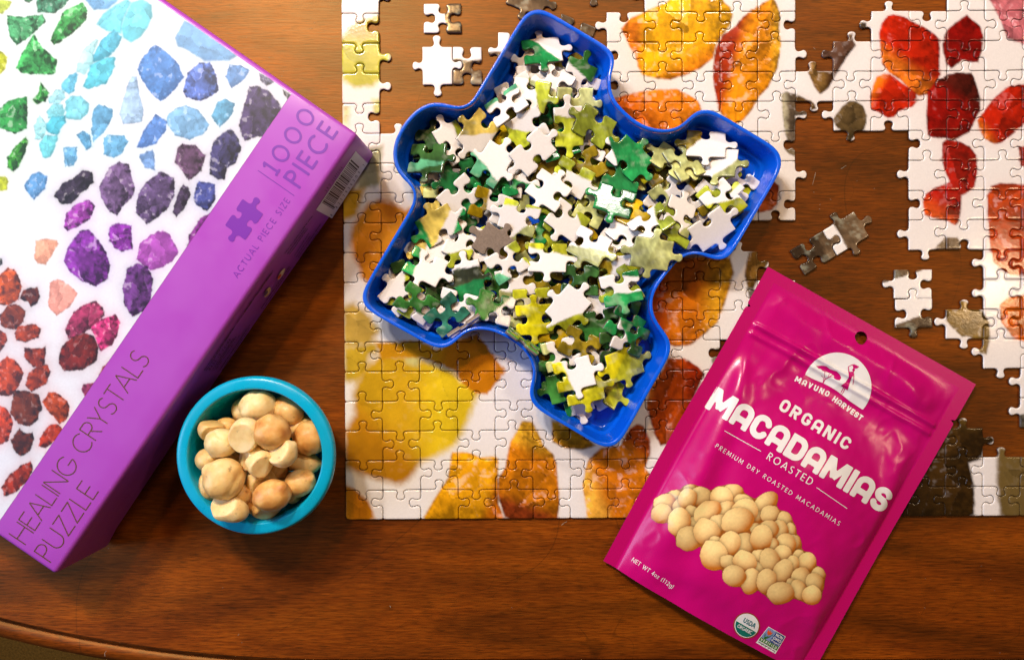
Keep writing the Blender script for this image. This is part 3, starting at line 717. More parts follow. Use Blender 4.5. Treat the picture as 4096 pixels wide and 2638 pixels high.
    fe = shape_mesh('flag_emblem', box, [ell(*g(655, 1225), 22, 9, -60)], plain('flag_ink', tuple(s2l((200, 165, 120))), .5), sd, 2)
    shape_mesh('flag_emblem_canton', fe, [ell(*g(632, 1240), 12, 5, -60)], plain('flag_blue', tuple(s2l((90, 70, 110))), .5), sd2, 1.5)
    be = shape_mesh('brand_emblem', box, [ell(*g(868, 945), 27, 6.5, -57)], plain('emblem_cream', tuple(s2l((225, 200, 165))), .5), sd, 2)
    shape_mesh('brand_emblem_mark', be, [ell(*g(840, 985), 12, 4.2, -57)], plain('emblem_red', tuple(s2l((215, 70, 30))), .5), sd2, 1.5)
build_lid_print()
# ------------------------------------------------------------------ jigsaw pieces
PW, PH, PT = 0.021893239, 0.017258249, 0.0018        # cell width, height, thickness
GX0, GY0, GTH = -0.098076981, 0.176045769, 0.00531579
TAB = [(-4.2, 0), (-3.0, .12), (-2.2, .62), (-1.75, 1.5), (-1.85, 2.6), (-2.3, 3.5), (-2.45, 4.4), (-2.05, 5.25), (-1.15, 5.8), (0, 6.0)]
def tab_curve(prot):
    p = [(x * 1e-3, y * 1e-3 * prot / 6.0) for x, y in TAB]; p = p + [(-x, y) for x, y in p[-2::-1]]
    p = np.array(p); out = []
    for i in range(len(p) - 1):
        p0 = p[max(i - 1, 0)]; p1 = p[i]; p2 = p[i + 1]; p3 = p[min(i + 2, len(p) - 1)]
        for t in (0, .5):
            out.append(.5 * (2 * p1 + (p2 - p0) * t + (2 * p0 - 5 * p1 + 4 * p2 - p3) * t * t + (3 * p1 - p0 - 3 * p2 + p3) * t ** 3))
    out.append(p[-1]); return np.array(out)
_TC = {5.8: tab_curve(5.8), 6.7: tab_curve(6.7)}
def edge_pts(p0, p1, sgn, frac, prot, scale=1.0):
    p0 = np.array(p0, float); p1 = np.array(p1, float); d = p1 - p0; L = np.hypot(*d); d = d / L; n = np.array([d[1], -d[0]])
    if sgn == 0: return [p0 + d * L * t for t in np.linspace(0, 1, 9)[:-1]]
    c = p0 + d * L * frac; tc = _TC[prot] * scale
    k = [c + d * x + n * y * sgn for x, y in tc]
    a0 = np.hypot(*(k[0] - p0)); a1 = np.hypot(*(p1 - k[-1]))
    return [p0 + d * a0 * t for t in (0, .1, .4, .75)] + k + [p1 - d * a1 * t for t in (.75, .4, .1)]
def soften(p, k=1):
    for _ in range(k): p = .5 * p + .25 * (np.roll(p, 1, 0) + np.roll(p, -1, 0))
    return p
def cell_outline(corners, s, f=(.5, .5, .5, .5)):
    """corners bl, br, tr, tl; s = tab signs bottom, right, top, left"""
    bl, br, tr, tl = corners
    pts = edge_pts(bl, br, s[0], f[0], 5.8) + edge_pts(br, tr, s[1], f[1], 6.7) + edge_pts(tr, tl, s[2], f[2], 5.8) + edge_pts(tl, bl, s[3], f[3], 6.7)
    return soften(np.array(pts), 1)
def piece_mesh(name, outline, colour_fn, spacing=0.00072, T=PT, gap=0.00014):
    """solid die-cut piece with a rolled upper edge; colour_fn(xy) -> linear colours"""
    nrm = normals2(outline)
    o0 = outline + nrm * gap; n = len(o0)
    r2 = o0 + nrm * 0.00020; r3 = o0 + nrm * 0.00058
    r25 = o0 + nrm * 0.00036
    lo = r3.min(0); hi = r3.max(0)
    gx = np.arange(lo[0] + spacing / 2, hi[0], spacing); gy = np.arange(lo[1] + spacing / 2, hi[1], spacing)
    X, Y = np.meshgrid(gx, gy); X = X.ravel(); Y = Y.ravel()
    k = poly_sdf(X, Y, r3[::2]) > spacing * .5
    pts = [Vector(p) for p in r3] + [Vector((a, b)) for a, b in zip(X[k], Y[k])]
    vo, eo, fo, ov, oe, of_ = delaunay_2d_cdt(pts, [(i, (i + 1) % n) for i in range(n)], [], 1, 1e-7)
    inv = {}
    for i, l in enumerate(ov):
        for q in l: inv[q] = i
    top = np.array([(v.x, v.y, T) for v in vo]); nt_ = len(top)
    V = [top, np.c_[r25, np.full(n, T - .00006)], np.c_[r2, np.full(n, T - .00018)], np.c_[o0, np.full(n, T - .00050)], np.c_[o0, np.full(n, T - .00050)], np.c_[o0 + nrm * .0001, np.full(n, 0.0)]]
    F = []; fm = []
    for f in fo:
        a, b, c = f[:3]; A, B, Cc = top[a], top[b], top[c]
        if (B[0] - A[0]) * (Cc[1] - A[1]) - (B[1] - A[1]) * (Cc[0] - A[0]) < 0: f = list(f)[::-1]
        F.append(tuple(f)); fm.append(0)
    b1 = nt_; b2 = b1 + n; b3 = b2 + n; b4 = b3 + n; b5 = b4 + n
    for i in range(n):
        j = (i + 1) % n
        ti, tj = inv.get(i, i), inv.get(j, j)
        F += [(b1 + i, b1 + j, tj, ti), (b2 + i, b2 + j, b1 + j, b1 + i), (b3 + i, b3 + j, b2 + j, b2 + i), (b5 + i, b5 + j, b4 + j, b4 + i)]; fm += [0, 0, 0, 1]
    F.append(tuple(range(b5 + n - 1, b5 - 1, -1))); fm.append(1)
    V = np.vstack(V)
    cols = colour_fn(V[:, :2])
    return mesh(name, V, F, True, cols, fm)

# which way each tab points, read off the photograph ('u' up, 'd' down on row lines; 'l', 'r' on column lines)
RL = {}; CL = {}
def rl(r, c0, s):
    for i, ch in enumerate(s):
        if ch in 'ud': RL[(c0 + i, r)] = ch
def cl(c, r0, s):
    for i, ch in enumerate(s):
        if ch in 'lr': CL[(c, r0 + i)] = ch
rl(0, 0, 'd'); rl(1, 0, 'd'); rl(2, 0, 'u'); rl(3, 0, 'd'); rl(4, 0, 'u'); rl(5, 0, 'u'); rl(6, 0, 'dd'); rl(7, 0, 'uu'); rl(8, 0, 'd'); rl(9, 0, 'u'); rl(10, 0, 'u'); rl(11, 0, 'ddd')
rl(12, 0, 'uuudu'); rl(13, 0, 'uudud...d'); rl(14, 0, 'ududud.du'); rl(15, 0, 'dududddd'); rl(16, 0, 'ddududuu')
cl(1, -1, 'rlrrllr'); cl(1, 5, 'rll'); cl(1, 11, 'lrlrll'); cl(2, 11, 'rlrlrl'); cl(3, 11, 'rrlrlr'); cl(4, 11, 'rrrrrl'); cl(5, 13, 'lrlr'); cl(6, 14, 'lrl'); cl(7, 15, 'lr'); cl(8, 13, 'rlrl')
rl(0, 8, 'ud'); rl(1, 7, 'udu'); rl(2, 7, 'dud'); rl(3, 7, 'udu'); rl(4, 8, 'u')
cl(8, 0, 'rlrl'); cl(9, 0, 'llrl'); cl(7, 0, 'lrr')
rl(0, 10, 'ud'); rl(1, 9, 'udu'); rl(2, 9, 'dud'); rl(3, 9, 'udu'); rl(4, 10, 'ud'); cl(10, 0, 'rrr'); cl(11, 0, 'rllr'); cl(12, 0, 'lrlrlrl'); rl(6, 11, 'd'); rl(7, 11, 'u')
rl(2, 12, 'u'); rl(3, 12, 'd'); cl(13, 1, 'lrl'); rl(1, 13, 'u')
rl(0, 14, 'udud'); rl(1, 14, 'dudu'); rl(2, 13, 'dudud'); rl(3, 13, 'ududd'); rl(4, 13, 'dudud'); rl(5, 15, 'udu'); rl(6, 15, 'dud'); rl(7, 15, 'udu'); rl(8, 15, 'dud'); rl(9, 17, 'u'); rl(10, 16, 'ud'); rl(11, 16, 'du'); rl(12, 17, 'd')
cl(14, 0, 'lrlr'); cl(15, 0, 'rlrlrlrl'); cl(16, 0, 'lrlrrlrl'); cl(17, 0, 'rlrlllrlllr'[:10]); CL[(17, 5)] = 'l'; CL[(17, 6)] = 'l'; CL[(17, 7)] = 'r'; CL[(17, 8)] = 'l'; CL[(17, 9)] = 'l'; CL[(17, 10)] = 'r'; CL[(17, 11)] = 'l'
for r in (0, 2, 4, 6, 7, 8, 12, 16): CL[(18, r)] = 'l'
CL[(16, 10)] = 'l'; rl(14, 15, 'uu'); rl(15, 16, 'uu'); rl(16, 15, 'uud'); cl(16, 15, 'rl'); cl(17, 14, 'rlr'); CL[(15, 16)] = 'r'
rl(9, 9, 'ud'); rl(10, 8, 'udu'); rl(11, 9, 'u'); cl(9, 8, 'rlrl'); cl(10, 8, 'lll'); cl(11, 8, 'rl'); rl(8, 10, 'u')
def hsh(*a): return random.Random(hash(a) & 0xffffffff).random()
def grid_pt(c, r):
    jx = (hsh(c, r, 1) - .5) * .0004 if 0 < c else 0; jy = (hsh(c, r, 2) - .5) * .0004 if r < 17 else 0
    u = c * PW + jx; v = -r * PH + jy
    return np.array([GX0 + u * math.cos(GTH) - v * math.sin(GTH), GY0 + u * math.sin(GTH) + v * math.cos(GTH)])
def rsign(c, r): return 1 if RL.get((c, r), 'u' if hsh(c, r, 3) < .5 else 'd') == 'd' else -1      # +1: tab points down
def csign(c, r): return 1 if CL.get((c, r), 'l' if hsh(c, r, 4) < .5 else 'r') == 'r' else -1      # +1: tab points right
def rfr(c, r): return .475 + (hsh(c, r, 5) - .5) * .05
def cfr(c, r): return .44 + (hsh(c, r, 6) - .5) * .04
def grid_outline(c, r):
    s_b = 0 if r == 16 else rsign(c, r + 1)
    s_t = -rsign(c, r); s_r = csign(c + 1, r); s_l = 0 if c == 0 else -csign(c, r)
    return cell_outline((grid_pt(c, r + 1), grid_pt(c + 1, r + 1), grid_pt(c + 1, r), grid_pt(c, r)), (s_b, s_r, s_t, s_l),
                        (rfr(c, r + 1), 1 - cfr(c + 1, r), 1 - rfr(c, r), cfr(c, r)))
CELLS = set()
for r in range(-1, 17): CELLS.add((0, r))
CELLS.add((1, 4))
for r in range(5, 17):
    for c in range(1, 8): CELLS.add((c, r))
for r in range(0, 7):
    for c in range(7, 12): CELLS.add((c, r))
for c in (8, 9, 10, 11): CELLS.add((c, -1))
for r in range(7, 17): CELLS |= {(8, r), (9, r)}
for r in (8, 9, 10): CELLS.add((10, r))
CELLS |= {(11, 9), (12, 2), (13, 1), (13, 2), (13, 3), (14, 0), (14, 1), (14, 2), (14, 3)}
for c in (10, 11, 12, 13): CELLS |= {(c, 15), (c, 16)}
for r in range(0, 8): CELLS |= {(15, r), (16, r), (17, r)}
CELLS |= {(16, -1), (17, -1), (18, -1), (17, 8), (17, 9), (17, 10), (16, 10), (17, 11)}
for r in range(0, 14): CELLS.add((18, r))
CELLS |= {(14, 15), (15, 15), (16, 15), (17, 15), (18, 15), (14, 16), (15, 16), (16, 16), (17, 16), (18, 16), (15, 14), (16, 14), (18, 14)}
CELLS.discard((18, 14))
# the picture on the assembled puzzle: frame, colour, soft edge, second colours, outline
PUZC = [
 ('F',(186,182,60),14,[((150,130,40),90,0,80)],[(1395,110),(1440,85),(1517,55),(1580,60),(1560,230),(1560,290),(1490,345),(1420,350),(1368,320),(1345,180)]),
 ('F',(190,190,110),12,None,[(1350,-40),(1400,-40),(1372,12),(1350,12)]),
 ('F',(215,205,150),14,None,[(1372,420),(1400,425),(1395,500),(1370,490)]),
 ('F',(200,200,120),12,None,[(1490,400),(1530,395),(1530,470),(1500,470)]),
 ('F',(150,145,110),14,None,[(1440,600),(1530,580),(1520,740),(1430,760)]),
 ('F',(200,150,30),16,None,[(1350,760),(1460,750),(1430,860),(1350,900)]),
 ('C',(210,136,30),15,[((196,120,20),-90,0,120)],[(240,215),(330,190),(420,215),(520,270),(640,240),(640,400),(430,700),(250,850),(180,790),(160,690),(120,620),(100,500),(110,400),(150,330)]),
 ('C',(196,160,70),18,None,[(40,1010),(120,980),(230,1060),(330,1200),(250,1300),(40,1330)]),
 ('L',(196,160,40),20,None,[(45,70),(300,30),(330,110),(250,140),(240,260),(150,340),(40,340)]),
 ('L',(205,160,26),20,[((224,190,30),0,-40,120),((176,118,14),225,40,170)],[(190,250),(340,120),(600,150),(700,180),(900,260),(960,330),(1060,300),(1090,420),(1010,620),(960,740),(900,830),(760,910),(650,950),(560,1080),(480,1130),(350,1100),(200,1060),(50,1000),(50,720),(130,600),(120,420)]),
 ('L',(206,196,120),12,None,[(520,80),(600,60),(640,120),(620,220),(530,200)]),
 ('L',(196,118,10),6,[((214,150,20),180,20,90)],[(300,40),(640,20),(760,100),(920,20),(1080,-30),(1180,110),(1230,180),(1290,240),(1270,290),(1150,440),(1040,420),(950,330),(920,260),(640,150),(340,160)]),
 ('L',(204,128,14),8,None,[(50,1120),(130,1160),(240,1260),(300,1420),(50,1420)]),
 ('L',(228,158,14),4,[((205,110,10),-20,60,120)],[(640,1420),(740,1250),(850,1080),(880,880),(1000,880),(1100,920),(1220,910),(1240,960),(1235,1100),(1240,1280),(1300,1420)]),
 ('F',(208,122,12),4,[((232,170,40),70,40,110),((150,60,20),250,110,170)],[(2030,1817),(2041,1766),(2067,1724),(2088,1682),(2130,1686),(2160,1745),(2175,1781),(2211,1812),(2227,1854),(2232,1921),(2239,2000),(2230,2085),(2025,2085),(2005,2025),(1989,1973),(1994,1911),(2020,1870)]),
 ('N',(212,146,26),5,None,[(300,640),(420,650),(640,830),(540,860),(400,850),(310,800)]),
 ('N',(200,110,12),4,[((158,62,8),60,40,120),((236,170,60),200,90,160)],[(560,1020),(590,930),(680,850),(830,830),(900,700),(960,660),(1010,680),(1060,790),(1060,900),(1020,1000),(1060,1050),(1040,1150),(980,1250),(860,1420),(580,1420),(540,1130)]),
 ('N',(176,70,8),4,[((150,40,6),0,20,90),((226,150,60),160,60,120)],[(1050,400),(1150,260),(1200,160),(1330,160),(1440,230),(1480,280),(1400,450),(1330,620),(1200,820),(1140,830),(1090,740),(1060,620),(1030,540)]),
 ('F',(206,112,14),5,[((224,158,30),0,10,110),((186,70,10),180,60,130)],[(2560,1170),(2640,1040),(2720,1030),(2850,1025),(2920,1030),(2935,1090),(2910,1180),(2870,1290),(2800,1350),(2760,1380),(2700,1385),(2650,1370),(2580,1300)]),
 ('F',(122,88,34),4,None,[(2995,1009),(3027,1000),(3080,1040),(3034,1114),(3013,1155),(2990,1155),(2977,1091)]),
 ('F',(135,130,112),3,None,[(2842,1400),(2870,1390),(2900,1392),(2900,1470),(2850,1460)]),
 ('F',(120,110,95),4,None,[(2985,1150),(3010,1150),(3040,1180),(3000,1200)]),
 ('F',(246,178,14),4,[((226,130,16),-60,60,150),((222,120,20),180,110,170)],[(2484,115),(2515,78),(2573,50),(2620,30),(2670,8),(2720,-40),(2870,-40),(2900,15),(2920,30),(2930,60),(2922,100),(2890,140),(2865,180),(2852,235),(2800,275),(2745,300),(2680,320),(2620,315),(2570,300),(2552,270),(2540,220),(2520,190),(2500,150)]),
 ('F',(228,128,18),4,[((214,100,14),225,0,120)],[(2440,398),(2552,369),(2620,358),(2708,356),(2745,375),(2790,400),(2805,435),(2800,490),(2740,540),(2600,540),(2460,470)]),
 ('U',(226,140,16),3,[((150,44,10),165,10,75),((236,176,40),0,70,130)],[(730,60),(820,0),(860,-30),(910,80),(930,150),(915,250),(935,390),(900,600),(820,770),(740,850),(680,960),(600,1060),(520,1100),(430,1040),(385,970),(360,850),(335,700),(335,570),(360,420),(420,310),(530,230),(600,150),(660,100)]),
 ('F',(190,84,22),3,[((150,50,14),90,10,40)],[(3095,723),(3118,745),(3109,818),(3086,841),(3040,850),(2980,830),(2990,750)]),
 ('U',(100,84,66),3,[((178,168,138),180,10,30)],[(935,830),(980,805),(1060,830),(1150,870),(1160,1010),(1060,1020),(1055,1250),(1000,1260),(970,1180),(950,1050)]),
 ('U',(120,105,80),3,None,[(960,1310),(1100,1300),(1080,1380),(1000,1360)]),
 ('U',(110,80,40),3,None,[(1060,850),(1130,870),(1200,890),(1230,920),(1240,960),(1200,970),(1180,900),(1060,895)]),
 ('U',(140,104,52),3,[((90,56,30),0,10,50)],[(1170,640),(1175,560),(1215,540),(1260,560),(1260,630),(1390,630),(1400,700),(1330,800),(1275,830),(1240,790)]),
 ('U',(92,62,46),3,None,[(1280,470),(1395,370),(1560,340),(1590,400),(1530,480),(1470,570),(1400,680),(1385,560),(1300,520)]),
 ('X',(96,76,44),3,None,[(-60,940),(0,890),(60,890),(120,930),(155,1010),(150,1100),(120,1165),(60,1180),(0,1260),(-80,1160),(-150,1060)]),
 ('X',(80,66,50),3,None,[(90,200),(150,200),(150,260),(95,260)]),
 ('U',(120,90,60),3,None,[(1480,310),(1560,300),(1560,360),(1500,360)]),
 ('X',(190,34,8),3,[((232,120,30),235,10,80),((150,14,8),20,60,130)],[(265,290),(290,200),(340,140),(400,130),(480,150),(550,190),(640,230),(740,290),(790,340),(800,480),(795,560),(805,660),(760,740),(690,830),(620,850),(560,820),(450,700),(350,640),(290,560),(275,420)]),
 ('X',(140,12,8),3,[((90,8,6),180,20,90)],[(870,260),(940,200),(1035,130),(1080,170),(1150,230),(1185,320),(1165,460),(1135,550),(1080,550),(1000,530),(900,605),(850,560),(825,450),(820,380),(840,310)]),
 ('X',(192,36,8),3,[((226,116,20),150,30,90)],[(240,680),(300,650),(360,650),(450,720),(540,780),(590,820),(600,890),(560,940),(440,980),(400,1030),(340,1040),(260,990),(195,960),(185,850),(215,740)]),
 ('X',(150,14,8),3,[((84,22,14),60,10,80)],[(690,810),(750,730),(870,655),(940,640),(1080,645),(1100,690),(1150,850),(1155,920),(1150,970),(1110,1060),(1060,1160),(920,1235),(850,1215),(730,1215),(690,1190),(680,1000)]),
 ('X',(186,32,8),3,[((220,120,30),215,40,100)],[(1125,1060),(1200,960),(1270,870),(1400,760),(1560,740),(1560,1080),(1440,1180),(1350,1250),(1280,1270),(1200,1230),(1150,1150)]),
 ('Y',(160,22,10),3,[((210,80,20),240,60,150)],[(820,-60),(860,-95),(960,-80),(1060,-30),(1120,40),(1130,200),(1100,330),(1030,385),(990,400),(985,520),(960,640),(930,660),(860,620),(740,600),(660,570),(650,460),(670,390),(760,330),(870,290),(880,270),(840,180),(815,90)]),
 ('X',(206,112,120),4,None,[(1200,-60),(1600,-60),(1600,420),(1480,370),(1390,340),(1330,180),(1270,60)]),
 ('Y',(178,60,10),3,[((150,30,10),90,100,220)],[(1215,400),(1250,320),(1330,290),(1500,300),(1600,310),(1600,1110),(1420,1100),(1330,1040),(1270,980),(1240,850),(1220,600)]),
 ('X',(150,40,20),3,None,[(1490,1290),(1600,1280),(1600,1480),(1510,1460)]),
 ('W',(216,100,12),3,None,[(1030,30),(1090,-20),(1240,-40),(1240,290),(1130,270),(1080,200),(1040,150)]),
 ('Y',(112,90,66),3,None,[(745,880),(840,770),(950,765),(980,820),(970,890)]),
 ('W',(62,40,10),5,[((44,28,8),180,40,200),((110,82,30),90,120,220)],[(250,1500),(330,1300),(640,860),(760,800),(920,870),(1000,960),(930,1000),(900,1090),(820,1110),(850,1250),(860,1380),(850,1500)]),
 ('W',(106,86,44),12,None,[(1020,1000),(1240,1060),(1240,1500),(1040,1500),(1010,1250)]),
 ('W',(126,98,40),3,None,[(660,60),(760,0),(820,20),(900,60),(960,150),(965,260),(940,370),(900,360),(830,250),(770,250),(670,150)]),
 ('F',(90,84,72),4,None,[(4074,1660),(4110,1650),(4110,1720),(4074,1712)]),
]
def puzzle_colours(px, py):
    col = np.tile(s2l((232, 226, 222)), (len(px), 1))
    for i, (k, c, soft, ramp, pl) in enumerate(PUZC):
        crystal(col, px, py, kp(k, pl), c, soft=soft + 1, seed=300 + 11 * i, dark=.36 if soft < 6 else .72, light=1.32 if soft < 6 else 1.16, fac=9 if soft < 6 else 5, sc=30 if soft < 6 else 45, rag=3 if soft < 6 else 6, round_=.30 if soft < 6 else 0, shine=(.28 if sum(c) > 240 else .10) if soft < 6 else .03, ramp=ramp, halo=.12)
    return col
jig = empty('assembled_jigsaw', tuple(P(2300, 1700, 0)))
tag(jig, 'partly assembled jigsaw puzzle of yellow, orange and red crystals on the wooden table', 'jigsaw puzzle')
def build_assembled():
    org = np.array(jig.location)
    todo = sorted(CELLS)
    for (c, r) in todo:
        ol = grid_outline(c, r)
        ctr = ol.mean(0)
        def colour(xy):
            px, py = proj(np.c_[xy + ctr, np.full(len(xy), PT)]); return puzzle_colours(px, py)
        pc = proj(np.r_[ctr, PT])
        if not (-120 < pc[0] < 4230 and -120 < pc[1] < 2700): continue
        if (c, r) not in HID:
            me = piece_mesh('puzzle_piece', ol - ctr, colour)
        else: continue
        o = link('puzzle_piece', me, jig, [M['piece'], M['board']])
        o.location = (ctr[0] - org[0], ctr[1] - org[1], .00008 + hsh(c, r, 9) * .00016); o.rotation_euler = ((hsh(c, r, 10) - .5) * .012, (hsh(c, r, 11) - .5) * .010, 0)
# cells wholly under the tray or the pouch show nothing and are left out, their neighbours stay
HID = {(3, 5), (4, 5), (5, 5), (6, 5), (7, 5), (8, 5), (9, 5), (3, 6), (4, 6), (5, 6), (6, 6), (7, 6), (8, 6), (9, 6), (3, 7), (4, 7), (5, 7), (6, 7), (7, 7), (8, 7), (3, 8), (4, 8), (5, 8), (6, 8), (7, 8), (4, 9), (5, 9), (6, 9), (7, 9), (5, 10), (6, 10), (7, 10), (6, 11), (7, 11),
       (10, 15), (11, 15), (12, 15), (10, 16), (11, 16)}
build_assembled()
# ------------------------------------------------------------------ blue sorting tray
Z = {'1': (1900, 0, 2.5667), '2': (1500, 400, 2.5667), '3': (2000, 450, 2.5667), '4': (2500, 400, 2.3692), '5': (1420, 900, 2.5667), '6': (1950, 900, 2.5667), '7': (2050, 1250, 2.8), 'C': (1350, 700, 1.925), 'S': (2100, 700, 1.925), 'F': (0, 0, 1)}
def zp(k, x, y): o = Z[k]; return (o[0] + x / o[2], o[1] + y / o[2])
TRAY_Z, FLOOR_Z, RIM_Z = 0.0022, 0.0036, 0.0245
RIM = [('1',0,990),('1',240,590),('1',480,190),('1',525,130),('1',590,95),('1',650,88),('1',715,100),('1',1020,280),('1',1340,470),('1',1400,510),('1',1435,570),('1',1440,640),('1',1420,700),('1',1395,750),('1',1382,810),('1',1385,880),('1',1400,960),('1',1430,1040),
       ('4',0,110),('4',60,170),('4',150,230),('4',250,270),('4',350,285),('4',430,283),('4',500,265),('4',560,225),('4',600,180),('4',640,130),('4',690,95),('4',750,82),('4',820,92),('4',880,120),('4',1140,275),('4',1400,430),('4',1450,470),('4',1485,530),('4',1492,600),('4',1475,670),
       ('4',1240,1070),('4',1010,1465),('4',965,1510),('4',900,1522),('4',830,1505),('4',760,1470),('4',690,1447),('4',620,1447),('4',560,1470),('4',500,1520),
       ('S',1150,680),('S',1090,760),('S',1035,830),('S',1000,880),('S',978,940),('S',972,1000),('S',985,1070),('S',1010,1130),('S',1060,1190),('7',1740,260),('7',1775,330),('7',1782,400),('7',1765,470),('7',1500,930),('7',1250,1380),('7',1200,1450),('7',1140,1500),('7',1060,1515),('7',980,1495),
       ('7',660,1300),('7',330,1110),('7',250,1050),('7',205,990),('7',183,920),('7',190,850),('7',215,790),('7',240,720),('7',245,650),('7',225,560),('7',180,470),('7',110,390),('7',0,310),
       ('C',1250,1215),('C',1160,1185),('C',1060,1180),('C',990,1200),('C',940,1240),('C',905,1290),('C',860,1325),('C',800,1338),('C',740,1325),('C',490,1185),('C',250,1050),('C',205,1010),('C',183,960),('C',187,900),('C',390,550),
       ('2',390,1080),('2',415,1000),('2',410,930),('2',385,880),('2',330,840),('2',270,790),('2',220,720),('2',190,640),('2',180,560),('2',190,480),('2',215,390),('2',260,300),('2',320,210),('2',400,120),('2',480,60),('2',560,28),('2',650,20),('2',740,40),('2',820,70),('2',880,80),('2',940,65),('2',1000,20)]
_r = np.array([zp(*q) for q in RIM])
_w = P(_r[:, 0], _r[:, 1], RIM_Z)[:, :2]
if area2(_w) < 0: _w = _w[::-1]
TRAY = resample(smooth_closed(_w, rounds=3), 420)
TRAY = soften(TRAY, 6)
TRAY += -normals2(TRAY) * .0002
def offset_rings(p, offs):
    """rings at growing inward offsets, relaxed so corners do not fold"""
    out = []; cur = p.copy(); done = 0.0
    for o in offs:
        step = (o - done); k = max(1, int(math.ceil(abs(step) / .0005)))
        for _ in range(k):
            cur = cur + normals2(cur) * step / k
            t = .5 * (np.roll(cur, 1, 0) + np.roll(cur, -1, 0)) - cur
            cur = cur + .45 * t
        done = o; out.append(cur.copy())
    return out
tray = empty('sorting_tray', (float(TRAY[:, 0].mean()), float(TRAY[:, 1].mean()), TRAY_Z))
tag(tray, 'blue plastic sorting tray shaped like a jigsaw piece, heaped with loose pieces', 'tray')
def build_tray():
    org = np.array(tray.location)
    def loft(name, prof, mat, cap_end=False):
        offs = [a for a, z in prof]
        # rings are made from the widest outward
        rings = {}
        for o, ring in zip(sorted(set(offs)), offset_rings(TRAY, sorted(set(offs)))): rings[o] = ring
        V = np.vstack([np.c_[rings[a], np.full(len(TRAY), z)] for a, z in prof]) - org
        n = len(TRAY); F = []
        for j in range(len(prof) - 1):
            for i in range(n): F.append((j * n + i, j * n + (i + 1) % n, (j + 1) * n + (i + 1) % n, (j + 1) * n + i))
        if cap_end: F.append(tuple((len(prof) - 1) * n + i for i in range(n)))
        return link(name, mesh(name, V, F, True), tray, [mat])
    mmm = 1e-3
    loft('rim', [(0.9 * mmm, RIM_Z - .0036), (.12 * mmm, RIM_Z - .0033), (0, RIM_Z - .0028), (0, RIM_Z - .0005), (.12 * mmm, RIM_Z - .0001), (.4 * mmm, RIM_Z), (1.5 * mmm, RIM_Z - .0001), (1.8 * mmm, RIM_Z - .0003), (2.0 * mmm, RIM_Z - .0010), (2.1 * mmm, RIM_Z - .0022)], M['blue'])
    loft('wall', [(2.1 * mmm, RIM_Z - .0021), (2.5 * mmm, RIM_Z - .006), (4.0 * mmm, FLOOR_Z + .0068), (4.3 * mmm, FLOOR_Z + .0052), (5.3 * mmm, FLOOR_Z + .0046), (5.7 * mmm, FLOOR_Z + .0040), (6.1 * mmm, FLOOR_Z + .0014), (6.6 * mmm, FLOOR_Z + .0004), (7.4 * mmm, FLOOR_Z)], M['blue'])
    loft('floor_panel', [(7.4 * mmm, FLOOR_Z), (9.0 * mmm, FLOOR_Z - .0001)], M['blue'], True)
    loft('outer_wall', [(2.2 * mmm, RIM_Z - .0030), (2.6 * mmm, RIM_Z - .008), (4.0 * mmm, TRAY_Z + .001), (5.0 * mmm, TRAY_Z)], M['blue'])
build_tray()

# ------------------------------------------------------------------ loose pieces
PAL = dict(W=(235, 230, 225), G=(34, 140, 72), G2=(28, 112, 58), G3=(56, 120, 50), D=(50, 88, 40), D2=(58, 62, 36), Y=(172, 174, 34), Y2=(146, 160, 48), Y3=(214, 190, 92), Y4=(200, 192, 22), P=(188, 192, 122), P2=(200, 208, 140), P3=(222, 214, 180),
           L=(182, 192, 52), O=(138, 118, 26), O2=(178, 146, 16), T=(96, 178, 134), T2=(44, 106, 84), K=(150, 126, 104), B=(98, 78, 56), B2=(70, 54, 38))
CNAME = dict(W='white', G='green', G2='deep green', G3='leaf green', D='dark green', D2='brownish green', Y='yellow-green', Y2='moss green', Y3='golden yellow', Y4='bright yellow', P='pale olive', P2='pale green', P3='cream', L='lime', O='olive', O2='gold', T='mint green', T2='dark teal', K='plain grey-brown', B='brown', B2='dark brown')
def piece_colour(cols, rot, seed):
    base = cols[0]
    def f(xy):
        a = R(rot); wx = xy[:, 0] * math.cos(a) - xy[:, 1] * math.sin(a); wy = xy[:, 0] * math.sin(a) + xy[:, 1] * math.cos(a)
        X = wx * 1000 + seed * 13.7; Y = wy * 1000 + seed * 7.3
        def tex(code):
            c = s2l(PAL[code])
            if code in 'W' or code == 'P3': return np.tile(c, (len(xy), 1))
            n = fbm(X / 4.2, Y / 4.2, seed, 4); g = vnoise(X / 1.1 + Y * .3, Y / 3.5, seed + 4)
            k = .45 + 1.05 * (.62 * sst(.2, .8, n) + .38 * g); k = k * (1 + .35 * np.tanh((wx * math.cos(seed) + wy * math.sin(seed)) / .006))
            hl = .22 * sst(.58, .8, fbm(X / 5.5, Y / 3.5, seed + 2, 4))
            return c * k[:, None] + hl[:, None] * (np.array([.75, .8, .6]) - c)
        col = tex(base)
        for (code, ang, off) in cols[1:]:
            d = (wx * math.cos(R(ang)) + wy * math.sin(R(ang))) / .010 + .22 * (fbm(X / 5, Y / 5, seed + 9) - .5)
            w = sst(off - .045, off + .045, d)[:, None]
            col = col * (1 - w) + tex(code) * w
        return col
    return f
def local_outline(tabs, seed):
    sg = {'t': 1, 'b': -1, 's': 0}; e, n, w, s = [sg[k] for k in tabs]
    q = lambda i: (hsh(seed, i, 77) - .5) * .0006
    x, y = PW / 2, PH / 2
    return cell_outline(((-x + q(1), -y + q(2)), (x + q(3), -y + q(4)), (x + q(5), y + q(6)), (-x + q(7), y + q(8))), (s, e, n, w), (.5 + q(9) * 60, .5 + q(10) * 60, .5 + q(11) * 60, .5 + q(12) * 60))
